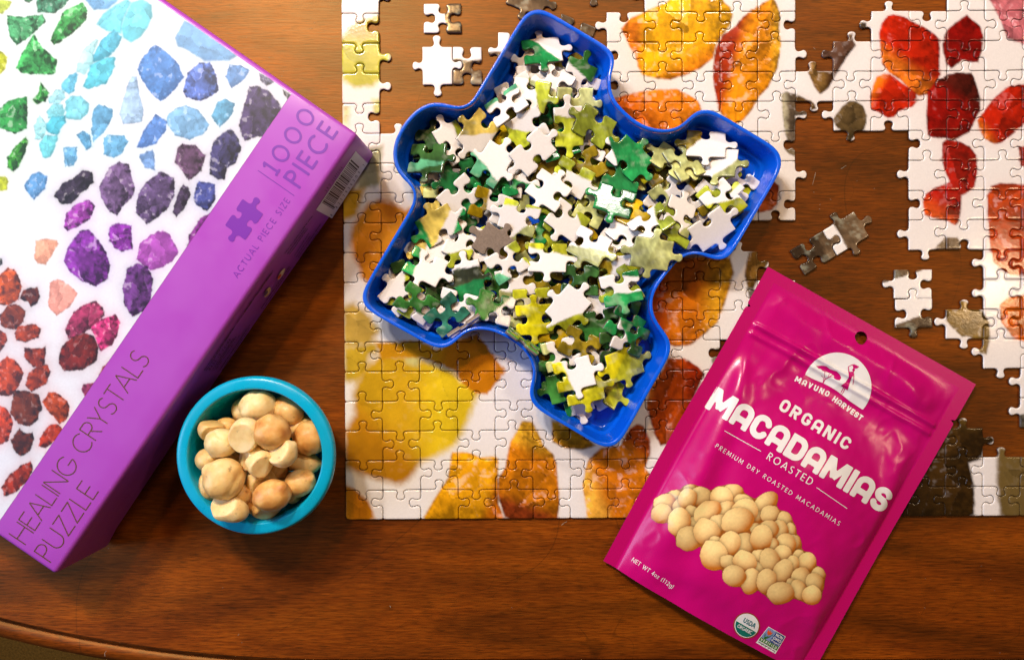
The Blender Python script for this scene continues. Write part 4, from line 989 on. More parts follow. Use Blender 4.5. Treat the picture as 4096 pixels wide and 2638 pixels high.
def make_piece(px, py, rot, tabs, cols, seed, parent=None, name='puzzle_piece'):
    ol = local_outline(tabs, seed)
    me = piece_mesh(name, ol, piece_colour(cols, rot, seed), spacing=.0008)
    if cols[0] == 'K': me.polygons.foreach_set('material_index', np.ones(len(me.polygons), np.int32))
    o = link(name, me, parent, [M['piece'], M['board']])
    return o, ol
def on_table(px, py, rot, tabs, cols, seed, parent=None, z=0.0):
    o, _ = make_piece(px, py, rot, tabs, cols, seed, parent)
    w = P(px, py, z + PT); o.location = (w[0], w[1], z); o.rotation_euler = (0, 0, R(rot))
    return o
GL = 'loose pieces on the bare wood'
tag(on_table(1770, 72, 1, 'bbbb', ['W', ('B', 0, .15)], 901), 'half white half brown jigsaw piece with four notches, lying alone by the top edge', 'jigsaw piece', GL)
def pair(name, label, items):
    w = P(items[0][0], items[0][1], 0); e = empty(name, (w[0], w[1], 0)); tag(e, label, 'jigsaw piece', 'joined loose pieces on the wood')
    for it in items:
        o = on_table(*it, parent=None); o.parent = e; o.location = Vector(o.location) - Vector(e.location)
pair('joined_puzzle_pieces', 'white jigsaw piece joined to a brown and white one, left of the tray top', [(1748, 263, 90, 'tttt', ['W'], 902), (1868.5, 263, 90, 'bbbb', ['W', ('B', 270, -.35)], 903)])
pair('joined_puzzle_pieces', 'two joined dark brown jigsaw pieces lying askew above the pouch', [(3255, 1011, 31, 'tbbb', ['B2', ('B', 30, .6)], 904), (3383.5, 934, 31, 'ttbt', ['W', ('B', 30, -.35)], 905)])
pair('joined_puzzle_pieces', 'two joined white jigsaw pieces with brown corners, right of the pouch top', [(3653, 1136, 0, 'bbtb', ['W', ('B', 110, .62)], 906), (3656.5, 1253, 1, 'btbt', ['W', ('B', 290, .25)], 907)])
tag(on_table(2053, 206, 90, 'btbb', ['W', ('B', 265, .1)], 908), 'white and brown jigsaw piece half hidden under the tray left of its top arm', 'jigsaw piece', GL)
tag(on_table(2112, -18, -20, 'tbbt', ['B'], 909), 'brown jigsaw piece cut by the top edge just above the tray', 'jigsaw piece', GL)
tag(on_table(2296, 138, -22, 'bbbb', ['B'], 910), 'brown notched jigsaw piece poking out from behind the tray top right', 'jigsaw piece', GL)
tag(on_table(2375, -76, 2, 'bbbt', ['B'], 911), 'brown jigsaw piece showing one knob at the top edge, left of the yellow crystal', 'jigsaw piece', GL)

# ------------------------------------------------------------------ the heap in the tray: every piece is dropped onto what lies below it
HM = 0.0009
_lo = TRAY.min(0) - .02; _hi = TRAY.max(0) + .02
HX = np.arange(_lo[0], _hi[0], HM); HY = np.arange(_lo[1], _hi[1], HM)
GXX, GYY = np.meshgrid(HX, HY)
_d = poly_sdf(GXX, GYY, TRAY[::3])
HMAP = np.where(_d < 0, .0024, np.where(_d < .0027, RIM_Z, np.interp(_d, [.0027, .0042, .0054, .0062, .0072], [RIM_Z - .004, FLOOR_Z + .0066, FLOOR_Z + .0044, FLOOR_Z + .0013, FLOOR_Z])))
def settle(ol, px, py, rot, zc, its, levels):
    c, s = math.cos(R(rot)), math.sin(R(rot))
    rotol = np.stack([ol[:, 0] * c - ol[:, 1] * s, ol[:, 0] * s + ol[:, 1] * c], 1)
    for it in range(its):
        w = P(px, py, zc + PT)
        pol = rotol + w[:2]
        i0 = max(int((pol[:, 0].min() - HX[0]) / HM), 0); i1 = int((pol[:, 0].max() - HX[0]) / HM) + 2
        j0 = max(int((pol[:, 1].min() - HY[0]) / HM), 0); j1 = int((pol[:, 1].max() - HY[0]) / HM) + 2
        X = GXX[j0:j1, i0:i1]; Y = GYY[j0:j1, i0:i1]
        ins = poly_sdf(X, Y, pol[::3]) > -HM * .2
        x = X[ins] - w[0]; y = Y[ins] - w[1]; h = HMAP[j0:j1, i0:i1][ins]
        a = b = 0.0; span = .40; kth = max(1, int(len(h) * .035))
        for k in range(levels):
            A, B_ = np.meshgrid(np.linspace(a - span, a + span, 7), np.linspace(b - span, b + span, 7))
            A = np.clip(A.ravel(), -.40, .40); B_ = np.clip(B_.ravel(), -.40, .40)
            g = h[None, :] - A[:, None] * x[None, :] - B_[:, None] * y[None, :]
            f = np.partition(g, -kth, axis=1)[:, -kth] + 1e-5 * (A * A + B_ * B_)
            q = np.argmin(f); a, b = A[q], B_[q]; zc = f[q]; span *= .38
    return zc, a, b, w, (slice(j0, j1), slice(i0, i1)), ins, x, y, h
def drop(o, ol, px, py, rot, seed=0, keep=False):
    rs = random.Random(seed); best = None
    c_, s_ = math.cos(R(rot)), math.sin(R(rot)); ro = np.stack([ol[:, 0] * c_ - ol[:, 1] * s_, ol[:, 0] * s_ + ol[:, 1] * c_], 1)[::4]
    for _ in range(0 if keep else 5):                 # pieces lie inside the rim
        q = ro + P(px, py, .014)[:2]; dd = poly_sdf(q[:, 0], q[:, 1], TRAY[::5]); i = int(np.argmin(dd))
        if dd[i] > .0034: break
        g = np.array([poly_sdf(q[i:i + 1, 0] + .0006, q[i:i + 1, 1], TRAY[::5])[0] - dd[i], poly_sdf(q[i:i + 1, 0], q[i:i + 1, 1] + .0006, TRAY[::5])[0] - dd[i]]); g /= np.hypot(*g) + 1e-9
        st = min(.0036 - dd[i], .004); px += g[0] * st / PXM; py -= g[1] * st / PXM
    for t in range(9):
        dx, dy, dr = (0, 0, 0) if t == 0 else (rs.uniform(-10, 10), rs.uniform(-10, 10), rs.uniform(-7, 7))
        z_ = settle(ol, px + dx, py + dy, rot + dr, .012, 1, 3)[0] + .00005 * math.hypot(dx, dy)
        if best is None or z_ < best[0]: best = (z_, dx, dy, dr)
    px += best[1]; py += best[2]; rot += best[3]
    zc, a, b, w, sl, ins, x, y, h = settle(ol, px, py, rot, best[0], 2, 6)
    zc += .00005
    sub = HMAP[sl]; sub[ins] = np.maximum(h, zc + a * x + b * y + PT)
    o.location = (w[0], w[1], zc)
    nrm = Vector((-a, -b, 1)).normalized()
    q = Vector((0, 0, 1)).rotation_difference(nrm) @ Matrix.Rotation(R(rot), 3, 'Z').to_quaternion()
    o.rotation_mode = 'QUATERNION'; o.rotation_quaternion = q
    return zc
PILE = [
 (0,'F',2440,1130,20,'bbbb',['O']),(0,'F',2505,1085,60,'bbbb',['W']),(0,'F',2480,1190,-20,'bbbb',['G3']),(0,'F',2540,1015,40,'bbbb',['Y']),(0,'F',2390,1230,10,'bbbb',['W']),(0,'F',2505,1265,70,'bbbb',['D']),(0,'F',2570,950,0,'tbbb',['O']),(0,'F',2450,1000,-40,'bbbb',['W']),(1,'F',2470,1075,15,'btbb',['W',('O',180,.2)]),(1,'F',2530,1150,-60,'bbbt',['Y2']),(0,'F',1700,1000,30,'bbbb',['W']),(0,'F',1690,1250,0,'bbbb',['G3']),(0,'F',2230,1500,20,'bbbb',['G3']),(0,'F',2400,1450,-20,'bbbb',['O']),
  # layer, frame, x, y, angle, tabs E N W S, colours
 (0,'1',430,600,62,'btbb',['W']),(0,'1',1020,650,18,'bbbt',['W',('O',70,0)]),(0,'1',640,800,12,'tbbb',['W']),(1,'1',800,830,-30,'bbbt',['W']),
 (2,'1',690,470,8,'ttbt',['W',('G',230,-.15)]),(1,'1',590,985,-12,'tbtb',['W']),(2,'1',300,1065,30,'bbbb',['W',('T',120,.55)]),(1,'1',560,1300,26,'bttb',['W',('L',255,.15)]),
 (2,'1',935,1285,102,'tbtb',['L',('W',98,.55)]),(2,'1',1265,1245,-28,'tbtb',['Y2']),(1,'1',1085,1000,-6,'tbbb',['P',('P2',0,.3)]),(0,'1',1230,900,-20,'bbbb',['W']),(0,'1',330,880,20,'bbtb',['W']),
 (0,'1',1120,700,70,'tbbb',['W']),(0,'1',500,1150,50,'bbbb',['O']),(0,'1',820,1100,10,'bbbb',['G']),
 (1,'2',565,430,-4,'btbb',['D',('T2',-20,.75)]),(2,'2',515,615,-6,'tbbt',['D',('T',260,.15),('D',-80,.6)]),(0,'2',450,820,10,'bbbb',['P2',('D',120,.4)]),(1,'2',800,380,-62,'bbtb',['W']),(0,'2',850,570,20,'bbbb',['D2']),
 (1,'2',850,780,18,'bbtb',['G2']),(2,'2',1070,320,57,'bttt',['W',('Y3',100,-.05)]),(2,'2',1205,660,55,'ttbt',['W',('T',218,.35)]),(1,'2',950,1130,72,'tbtb',['G']),(1,'2',870,980,42,'bbtb',['W']),
 (0,'2',650,1000,15,'bbbb',['Y3',('G',90,.5)]),(2,'2',600,1260,30,'tttb',['Y3',('W',-25,.25),('G',-20,.95),('G',205,.75)]),(1,'2',1180,1080,-20,'bbbb',['W',('O2',175,.15)]),
 (0,'2',1330,840,-12,'bbbb',['G',('W',0,.3)]),(0,'2',1480,810,12,'bbbb',['W',('G',255,.1)]),(0,'2',690,850,0,'bbbb',['W']),
 (2,'3',335,400,42,'tbtb',['W']),(2,'3',740,660,-36,'tbbb',['W',('L',62,.25)]),(2,'3',500,800,-36,'btbt',['W']),(1,'3',510,985,50,'tbbb',['Y2']),(1,'3',690,1105,-36,'tbbt',['W',('L',25,.6)]),
 (2,'3',205,1070,-18,'bbtt',['W',('P',-55,.65),('L',80,.62)]),(3,'3',1180,905,-18,'bbtt',['G2']),(2,'3',1255,640,-18,'bbbt',['G2']),(3,'3',1340,430,-42,'tttb',['G',('W',200,.72)]),
 (2,'3',945,1350,-25,'tbbt',['W',('P',262,.1)]),(1,'3',1330,1260,-42,'bbtb',['W']),(1,'3',1430,1080,-32,'tbbb',['O2']),(0,'3',960,960,60,'bbbb',['P']),(0,'3',930,330,-30,'bbbb',['W']),(0,'3',600,330,20,'bbbb',['G']),(0,'3',870,560,30,'bbbb',['O']),(0,'3',420,1180,40,'bbbb',['G',('W',170,.3)]),
 (3,'4',765,400,-12,'tbtt',['W',('O',125,.42)]),(2,'4',905,620,-4,'tbbt',['W',('P',-50,.6)]),(1,'4',715,600,-4,'tbbb',['W']),(2,'4',425,470,-30,'tbtb',['P']),(2,'4',560,610,-58,'bbbb',['P2',('P',-60,.1)]),(1,'4',430,850,36,'bbbb',['W',('P',215,.2)]),
 (1,'4',720,965,46,'tbbb',['W']),(2,'4',510,1100,66,'tbbb',['W',('P',-55,.75)]),(3,'4',840,1240,30,'tbtt',['W']),(1,'4',930,1040,32,'bbbb',['O']),(0,'4',790,780,-20,'tbbb',['O2']),(0,'4',1050,880,40,'btbb',['Y']),(1,'4',910,870,50,'bbbb',['L',('W',-40,.5)]),
 (1,'4',1060,1030,-50,'bbbb',['W',('Y',-80,0)]),(0,'4',1090,790,-40,'bbbb',['W']),(2,'4',280,1190,30,'bbbb',['W',('Y2',5,.3)]),(1,'4',490,1290,-25,'bbbt',['Y2',('P',30,.4)]),(3,'4',260,1445,-14,'tttt',['P2',('P',-30,0)]),(1,'4',225,380,-50,'bbbb',['Y4',('L',40,.3)]),(0,'4',330,640,30,'bbbb',['O']),
 (2,'5',715,425,-27,'tbbt',['W',('G',165,.45)]),(2,'5',1160,570,102,'tttt',['D2',('W',100,.78),('G2',285,.05)]),(1,'5',820,200,32,'tbtt',['W',('Y3',165,.35)]),(1,'5',1100,160,64,'bbtb',['W']),(2,'5',1440,200,-35,'bttb',['K']),(2,'5',610,790,-32,'bbbb',['G3',('W',255,.5)]),
 (1,'5',470,700,46,'btbb',['W']),(1,'5',790,680,-8,'bbbb',['D']),(3,'5',940,920,42,'bbbb',['T2']),(2,'5',1060,870,-22,'tbbb',['W']),(0,'5',370,690,82,'bbtb',['W']),(0,'5',470,400,22,'bbbb',['D']),(1,'5',600,960,-42,'bbbb',['W']),(2,'5',1430,850,-15,'bbtb',['W',('G3',130,-.15)]),(0,'5',1290,330,20,'bbbb',['W']),
 (3,'6',205,385,32,'bbbb',['W',('L',48,.7),('T',245,.7)]),(1,'6',290,590,12,'bbbt',['W']),(3,'6',830,840,50,'tttt',['W',('Y',-68,.6)]),(1,'6',450,790,4,'bbbb',['P3',('Y',92,.3)]),(2,'6',462,1000,2,'btbt',['Y4']),(2,'6',1380,650,12,'bbbt',['W',('G',-82,.25),('G',85,.72)]),
 (1,'6',1180,1010,14,'bbtt',['D',('G3',-80,.2)]),(1,'6',960,560,-4,'bbbb',['D']),(0,'6',840,1130,-30,'bbtb',['D',('G3',-60,0)]),(2,'6',630,330,-8,'tbbt',['W',('Y',72,.35)]),(0,'6',200,950,-10,'bbbb',['W']),(0,'6',850,450,-20,'bbbb',['O']),(0,'6',560,620,20,'bbbb',['O']),(0,'6',1090,880,42,'tbbb',['W']),(0,'6',100,640,-30,'bbbb',['G3']),
 (3,'7',690,690,15,'tbbt',['W',('Y4',205,.35)]),(2,'7',810,850,12,'tbbt',['Y4']),(2,'7',1310,620,12,'tttt',['Y',('Y4',150,.2)]),(1,'7',480,940,17,'bbtb',['G3']),(1,'7',1110,890,-32,'tbbb',['O',('Y',-50,.4)]),(0,'7',760,1140,36,'bbbb',['W']),(0,'7',640,1030,-70,'tbbb',['W',('G',180,.2)]),
 (0,'7',400,690,6,'bbbb',['G3']),(1,'7',980,530,-6,'bbbb',['W',('G3',0,.15)]),(1,'7',560,460,16,'bbbb',['W']),(1,'7',760,370,-26,'bbbb',['O']),(0,'7',440,390,10,'bbbb',['O2']),(1,'7',1150,350,2,'bbbb',['D']),(0,'7',360,530,0,'bbbb',['G3']),(3,'7',1345,260,-22,'bbbb',['G',('W',205,.2),('D',-60,.2)]),(1,'7',1400,70,-32,'bbbb',['G']),
]
ORD = ['first', 'second', 'third', 'fourth', 'fifth', 'sixth', 'seventh', 'eighth', 'ninth', 'tenth', 'eleventh', 'twelfth', 'thirteenth', 'fourteenth', 'fifteenth', 'sixteenth']
def region(px, py):
    if py < 440 and px > 1930: return "tray's top arm"
    if px > 2640 and py < 1090: return "tray's right arm"
    if px < 1830 and py < 800: return "tray's left lobe"
    if py > 1330 and px > 2020: return "tray's bottom arm"
    if px < 1880 and py > 1080: return "tray's lower left corner"
    return "middle of the heap" if py < 900 else "lower heap"
def build_pile():
    rnd = random.Random(5); recs = []; zs = []
    # pieces that only show through gaps
    inner = [(x, y) for x in range(1640, 2900, 140) for y in range(350, 1500, 125)]
    for k, (x, y) in enumerate(inner):
        w = P(x, y, .01)[:2]
        d = poly_sdf(np.array([w[0]]), np.array([w[1]]), TRAY[::4])[0]
        if d < .020: continue
        if (x > 2200 and y < 480) or (x > 2900) or (x > 2420 and y > 1450): continue
        c = rnd.choice([['W'], ['O'], ['G3'], ['W', ('G', rnd.uniform(0, 360), .1)], ['L'], ['Y'], ['O2'], ['W', ('Y', rnd.uniform(0, 360), .2)], ['P'], ['P2'], ['Y2']])
        rot = rnd.uniform(0, 360)
        px, py = x + rnd.uniform(-25, 25), y + rnd.uniform(-25, 25)
        o, ol = make_piece(px, py, rot, rnd.choice(['tbtb', 'btbt', 'bbbb', 'ttbb']), c, 1000 + k)
        drop(o, ol, px, py, rot, k)
        recs.append([o, 'half buried ' + CNAME[c[0]], region(px, py), py, px])
    for k, (ly, zk, x, y, rot, tabs, cols) in sorted(enumerate(PILE), key=lambda t: (t[1][0], t[0])):
        px, py = zp(zk, x, y)
        if cols == ['W'] and ly < 2 and hsh(k, 3, 3) < .6: cols = ['W', (['Y', 'P', 'L', 'P2', 'Y2', 'L', 'G3'][k % 7], 360 * hsh(k, 4, 4), .25 + .4 * hsh(k, 5, 5))]
        o, ol = make_piece(px, py, rot, tabs, cols, 2000 + k)
        zc = drop(o, ol, px, py, rot, k, tabs == 'tttt' and cols[0] == 'P2'); zs.append(zc)
        names = []
        for c in [cols[0]] + [q[0] for q in cols[1:]]:
            if CNAME[c] not in names: names.append(CNAME[c])
        recs.append([o, ' and '.join(names[:2]), region(px, py), py, px])
    print('HEAP', np.percentile(np.array(zs) * 1000, [0, 25, 50, 75, 90, 100]).round(1))
    groups = {}
    for r_ in recs: groups.setdefault((r_[1], r_[2]), []).append(r_)
    for (cn, rg), l in groups.items():
        l.sort(key=lambda t: t[3])
        for i, r_ in enumerate(l):
            lab = f"{cn} {'piece' if 'buried' in cn else 'jigsaw piece'} in the {rg}"
            if len(l) > 1: lab += f", {ORD[i]} such from top"
            tag(r_[0], lab, 'jigsaw piece', 'loose pieces heaped in the tray')
build_pile()
def leaning(p0, p1, z, tilt, tabs, cols, seed, label):
    """a piece standing on edge along p0-p1 (photograph pixels)"""
    a = P(p0[0], p0[1], z); b = P(p1[0], p1[1], z); d = (b - a)[:2]; ang = math.degrees(math.atan2(d[1], d[0])); c = (a + b) / 2
    o, _ = make_piece(0, 0, ang, tabs, cols, seed)
    o.rotation_euler = (Matrix.Rotation(R(ang), 3, 'Z') @ Matrix.Rotation(R(tilt), 3, 'X')).to_euler()
    o.location = (c[0], c[1], z - .0075)
    tag(o, label, 'jigsaw piece', 'pieces standing on edge in the tray')
leaning(zp('5', 880, 1185), zp('5', 1350, 870), .0255, 82, 'bbbb', ['W'], 3001, "grey-edged jigsaw piece standing on edge at the tray's lower left notch")
leaning(zp('6', 110, 1020), zp('6', 600, 1385), .0290, -80, 'bbbb', ['G3'], 3002, 'brown-edged jigsaw piece standing on edge against the curved tray rim, below the heap')
# printed outline of one piece on the lid
_il = local_outline('tbtb', 55) * 1000
_a = R(55)
_iw = np.stack([_il[:, 0] * math.cos(_a) - _il[:, 1] * math.sin(_a), _il[:, 0] * math.sin(_a) + _il[:, 1] * math.cos(_a)], 1)
shape_mesh('piece_silhouette', box, [np.c_[976 + _iw[:, 0] * 5.75, 878 - _iw[:, 1] * 5.95]], M['violet_ink'], on_lid(.00012), 2.0)
# ------------------------------------------------------------------ bowl of macadamia nuts
BZ = 0.042
BC = P(1018, 1824, BZ)
bowl = empty('bowl', (BC[0], BC[1], 0)); tag(bowl, 'round teal plastic bowl filled with macadamia nuts, beside the puzzle box', 'bowl')
def lathe(name, prof, mat, parent, seg=128):
    n = len(prof); t = np.linspace(0, 2 * np.pi, seg, endpoint=False)
    V = []; F = []
    for r, z in prof:
        for a in t: V.append((r * math.cos(a), r * math.sin(a), z))
    for j in range(n - 1):
        for i in range(seg): F.append((j * seg + i, j * seg + (i + 1) % seg, (j + 1) * seg + (i + 1) % seg, (j + 1) * seg + i))
    if prof[0][0] < .001: pass
    return link(name, mesh(name, V, F, True), parent, [mat])
def curve_prof(p, k=6):
    p = np.array(p); out = []
    for i in range(len(p) - 1):
        p0 = p[max(i - 1, 0)]; p1 = p[i]; p2 = p[i + 1]; p3 = p[min(i + 2, len(p) - 1)]
        for t in np.linspace(0, 1, k, endpoint=False):
            out.append(.5 * (2 * p1 + (p2 - p0) * t + (2 * p0 - 5 * p1 + 4 * p2 - p3) * t * t + (3 * p1 - p0 - 3 * p2 + p3) * t ** 3))
    out.append(p[-1]); return [tuple(q) for q in out]
mm_ = 1e-3
lathe('body', curve_prof([(.2 * mm_, 3 * mm_), (14 * mm_, 3 * mm_), (23 * mm_, 5 * mm_), (29 * mm_, 12 * mm_), (33 * mm_, 24 * mm_), (34.8 * mm_, 36 * mm_), (35.2 * mm_, 40.2 * mm_)])
      , M['teal'], bowl)
lathe('rim', curve_prof([(35.2 * mm_, 40.2 * mm_), (35.6 * mm_, 41.6 * mm_), (36.6 * mm_, 42.1 * mm_), (39.8 * mm_, 41.9 * mm_), (41.5 * mm_, 41.0 * mm_), (42.2 * mm_, 38.4 * mm_), (41.6 * mm_, 36.8 * mm_), (40.4 * mm_, 36.6 * mm_)], 5), M['teal'], bowl)
lathe('outer_wall', curve_prof([(40.4 * mm_, 36.6 * mm_), (38.5 * mm_, 36 * mm_), (36.8 * mm_, 26 * mm_), (33 * mm_, 12 * mm_), (28 * mm_, 2.5 * mm_), (26 * mm_, 0), (23 * mm_, 0), (22 * mm_, 1.2 * mm_), (.2 * mm_, 1.2 * mm_)]), M['teal'], bowl)

def nut_mat(name, c0, c1, c2):
    mt, nt, b = new_mat(name)
    tc = N(nt, 'ShaderNodeTexCoord')
    n1 = N(nt, 'ShaderNodeTexNoise'); n1.inputs['Scale'].default_value = 85; n1.inputs['Detail'].default_value = 4
    n2 = N(nt, 'ShaderNodeTexNoise'); n2.inputs['Scale'].default_value = 900; n2.inputs['Detail'].default_value = 2
    nt.links.new(tc.outputs['Object'], n1.inputs['Vector']); nt.links.new(tc.outputs['Object'], n2.inputs['Vector'])
    cr = N(nt, 'ShaderNodeValToRGB'); e = cr.color_ramp.elements
    e[0].position = .36; e[0].color = (*s2l(c0), 1); e[1].position = .66; e[1].color = (*s2l(c2), 1)
    k = e.new(.5); k.color = (*s2l(c1), 1)
    nt.links.new(n1.outputs['Fac'], cr.inputs['Fac']); nt.links.new(cr.outputs['Color'], b.inputs['Base Color'])
    bu = N(nt, 'ShaderNodeBump'); bu.inputs['Strength'].default_value = .35; bu.inputs['Distance'].default_value = .0003
    nt.links.new(n2.outputs['Fac'], bu.inputs['Height']); nt.links.new(bu.outputs[0], b.inputs['Normal'])
    n3 = N(nt, 'ShaderNodeTexNoise'); n3.inputs['Scale'].default_value = 260; n3.inputs['Detail'].default_value = 5; nt.links.new(tc.outputs['Object'], n3.inputs['Vector'])
    b2 = N(nt, 'ShaderNodeBump'); b2.inputs['Strength'].default_value = .45; b2.inputs['Distance'].default_value = .0007
    nt.links.new(n3.outputs['Fac'], b2.inputs['Height']); nt.links.new(bu.outputs[0], b2.inputs['Normal']); nt.links.new(b2.outputs[0], b.inputs['Normal'])
    sp = N(nt, 'ShaderNodeMapRange'); sp.inputs['From Min'].default_value = .27; sp.inputs['From Max'].default_value = .36; sp.inputs['To Min'].default_value = .55; sp.inputs['To Max'].default_value = 1.0
    nt.links.new(n3.outputs['Fac'], sp.inputs['Value']); ml = N(nt, 'ShaderNodeVectorMath', operation='SCALE'); nt.links.new(cr.outputs['Color'], ml.inputs[0]); nt.links.new(sp.outputs[0], ml.inputs['Scale']); nt.links.new(ml.outputs[0], b.inputs['Base Color'])
    b.inputs['Roughness'].default_value = .46
    b.inputs['Subsurface Weight'].default_value = .25; b.inputs['Subsurface Radius'].default_value = (1, .55, .2); b.inputs['Subsurface Scale'].default_value = .003
    return mt
NM = {'p': nut_mat('nut_pale', (222, 186, 120), (236, 208, 146), (244, 222, 172)), 't': nut_mat('nut_tan', (206, 160, 94), (224, 186, 116), (236, 206, 146)),
      'g': nut_mat('nut_golden', (206, 150, 80), (228, 184, 110), (240, 206, 142)), 'r': nut_mat('nut_roasted', (190, 124, 56), (218, 162, 86), (234, 192, 122))}
NW = {'p': 'pale cream', 't': 'tan', 'g': 'golden', 'r': 'dark roasted'}
def nut_mesh(seed, rx, ry, rz, kind):
    import bmesh
    bm = bmesh.new(); bmesh.ops.create_icosphere(bm, subdivisions=4, radius=1.0)
    rs = random.Random(seed); ox, oy = rs.uniform(0, 50), rs.uniform(0, 50)
    v = np.array([q.co[:] for q in bm.verts])
    d = 1 + .13 * (fbm(v[:, 0] * 1.3 + ox, v[:, 1] * 1.3 + oy + v[:, 2], seed, 3) - .5) + .05 * (fbm(v[:, 0] * 4 + v[:, 2] * 3 + ox, v[:, 1] * 4 - v[:, 2] * 2 + oy, seed + 3, 3) - .5)
    tip = np.array([rs.uniform(-1, 1), rs.uniform(-1, 1), rs.uniform(-.4, .5)]); tip /= np.linalg.norm(tip)
    ct = v @ tip; d = d + .13 * sst(.93, 1.0, ct)
    d = d - .07 * np.exp(-((ct + .55) / .09) ** 2) * (kind == 'w')
    v = v * d[:, None]
    if kind in 'hsb':                           # split nut: flat face with a soft edge, facing up or to the side
        n = {'h': np.array([.12, -.1, 1.0]), 's': np.array([-.75, .35, .75]), 'b': np.array([.5, -.6, .7])}[kind]
        n = n + np.array([rs.uniform(-.2, .2), rs.uniform(-.2, .2), 0]); n /= np.linalg.norm(n); cut = .50
        t = v @ n; over = np.maximum(t - cut, 0)
        dish = .05 * (1 - np.clip(np.linalg.norm(v - np.outer(t, n), axis=1), 0, 1) ** 2)
        v = v - np.outer(over * .93 + dish * (over > 0), n)
        if kind == 'b':
            m2 = np.array([rs.uniform(-1, 1), rs.uniform(-1, 1), .1]); m2 /= np.linalg.norm(m2); t = v @ m2; v = v - np.outer(np.maximum(t - .55, 0) * .85, m2)
    v *= (rx, ry, rz)
    me = bpy.data.meshes.new('macadamia_nut'); bm.to_mesh(me); bm.free()
    me.vertices.foreach_set('co', v.ravel()); me.polygons.foreach_set('use_smooth', np.ones(len(me.polygons), bool)); me.update()
    return me
NUTS = [  # x, y, half sizes, turn, colour, kind, label ; first lie lowest
 (620,690,110,100,0,'t','w','buried tan nut under the flat split half'),(780,660,110,100,0,'g','w','buried golden nut just behind the bowl centre'),(1060,770,105,100,0,'t','w','buried tan nut between the cone shaped half and the right rim'),(830,1110,110,100,0,'g','w','buried golden nut beside the roasted one near the front'),
 (670,900,110,100,0,'t','w','buried tan nut right of the biggest round one'),(1020,1000,100,100,0,'t','w','buried tan nut left of the ridged golden one'),(500,1080,95,90,0,'t','w','buried tan nut between the biggest one and the front split half'),(470,560,90,80,0,'t','w','buried tan nut at the upper left behind the dimpled one'),
 (720,1150,90,80,0,'r','w','dark nut deep in the bowl near the front rim'),(860,720,80,75,0,'g','w','nut half hidden in the middle of the bowl'),(540,790,90,75,10,'t','w','tan nut half hidden left of the bowl centre'),(530,515,80,60,-10,'g','w','small golden nut tucked behind two pale ones at the upper left'),
 (1070,1085,70,60,20,'g','w','small nut tucked at the lower right of the bowl'),(1010,620,80,80,0,'g','w','buried golden nut right of the bowl centre'),(640,1080,90,80,0,'g','w','buried nut between the big round one and the broken one'),(950,480,80,70,0,'g','w','buried nut near the back rim'),
 (1140,540,105,95,-20,'g','w','golden nut at the right rim behind the roasted one'),(1160,815,130,80,-12,'t','w','tan nut under the right rim'),(375,1015,62,105,10,'t','w','nut at the left showing behind the big round one'),(850,1215,118,78,-5,'g','b','broken golden nut at the bottom rim'),
 (610,410,98,98,20,'p','w','pale nut at the back, half behind a notched one'),(405,550,100,88,-15,'t','b','irregular tan nut at the upper left rim'),(390,797,102,90,-20,'t','w','tan nut with a dark speck at the left rim'),(930,890,92,88,20,'t','w','tan nut under the pale halves right of centre'),
 (1030,392,122,105,-35,'g','w','smooth golden nut at the upper right rim'),(1122,985,118,98,20,'g','w','ridged golden nut at the lower right'),(550,1190,142,96,-20,'p','s','pale split nut lying at the bottom left rim'),(900,570,136,128,-20,'r','w','large shiny roasted nut above the centre'),
 (485,657,120,106,-10,'p','w','pale dimpled nut left of the flat split half'),(765,1000,118,108,20,'p','b','pale broken nut with a bite near the front'),(900,1088,140,118,10,'r','w','roasted nut with a dark spot near the front rim'),(1152,652,132,132,0,'r','w','round roasted nut at the right rim'),
 (505,955,146,160,0,'t','w','largest round nut at the lower left'),(700,790,132,100,30,'p','s','pale split nut slanting at the bowl centre'),(780,355,136,118,10,'p','w','big pale nut with a notch at the back rim'),(990,742,106,106,-20,'p','s','pale cone shaped half right of the centre'),
 (815,832,106,98,25,'p','b','pale yellow half just below the centre'),(676,592,110,130,-14,'p','h','flat pale split half facing up, left of centre'),
]
def build_nuts():
    placed = []
    for k, (x, y, a, b_, rot, cm, kind, lab) in enumerate(NUTS):
        px, py = 650 + x / 2.0533, 1450 + y / 2.0533
        z = .03
        for it in range(4):
            w = P(px, py, z)
            sc = PXM * (CAM_H - z) / CAM_H / 2.0533
            rx, ry = a * sc * 1.13, b_ * sc * 1.13; r = (rx + ry) / 2; rz = r * (.96 if kind == 'w' else .9)
            rad = math.hypot(w[0] - BC[0], w[1] - BC[1])
            z = np.interp(rad, [0, .014, .022, .026, .03], [.015, .015, .017, .020, .024]) + rz
            for (q, qr) in placed:
                d = math.hypot(w[0] - q[0], w[1] - q[1]); s = .80 * (r + qr)
                if d < s: z = max(z, q[2] + math.sqrt(s * s - d * d) * .86)
            z = min(z, .049)
        o = link('macadamia_nut', nut_mesh(70 + k, rx, ry, rz, kind), None, [NM[cm]])
        o.location = (w[0], w[1], z); o.rotation_euler = (0, 0, R(rot))
        tag(o, lab, 'nut', 'macadamia nuts in the bowl'); placed.append(((w[0], w[1], z), r))
build_nuts()
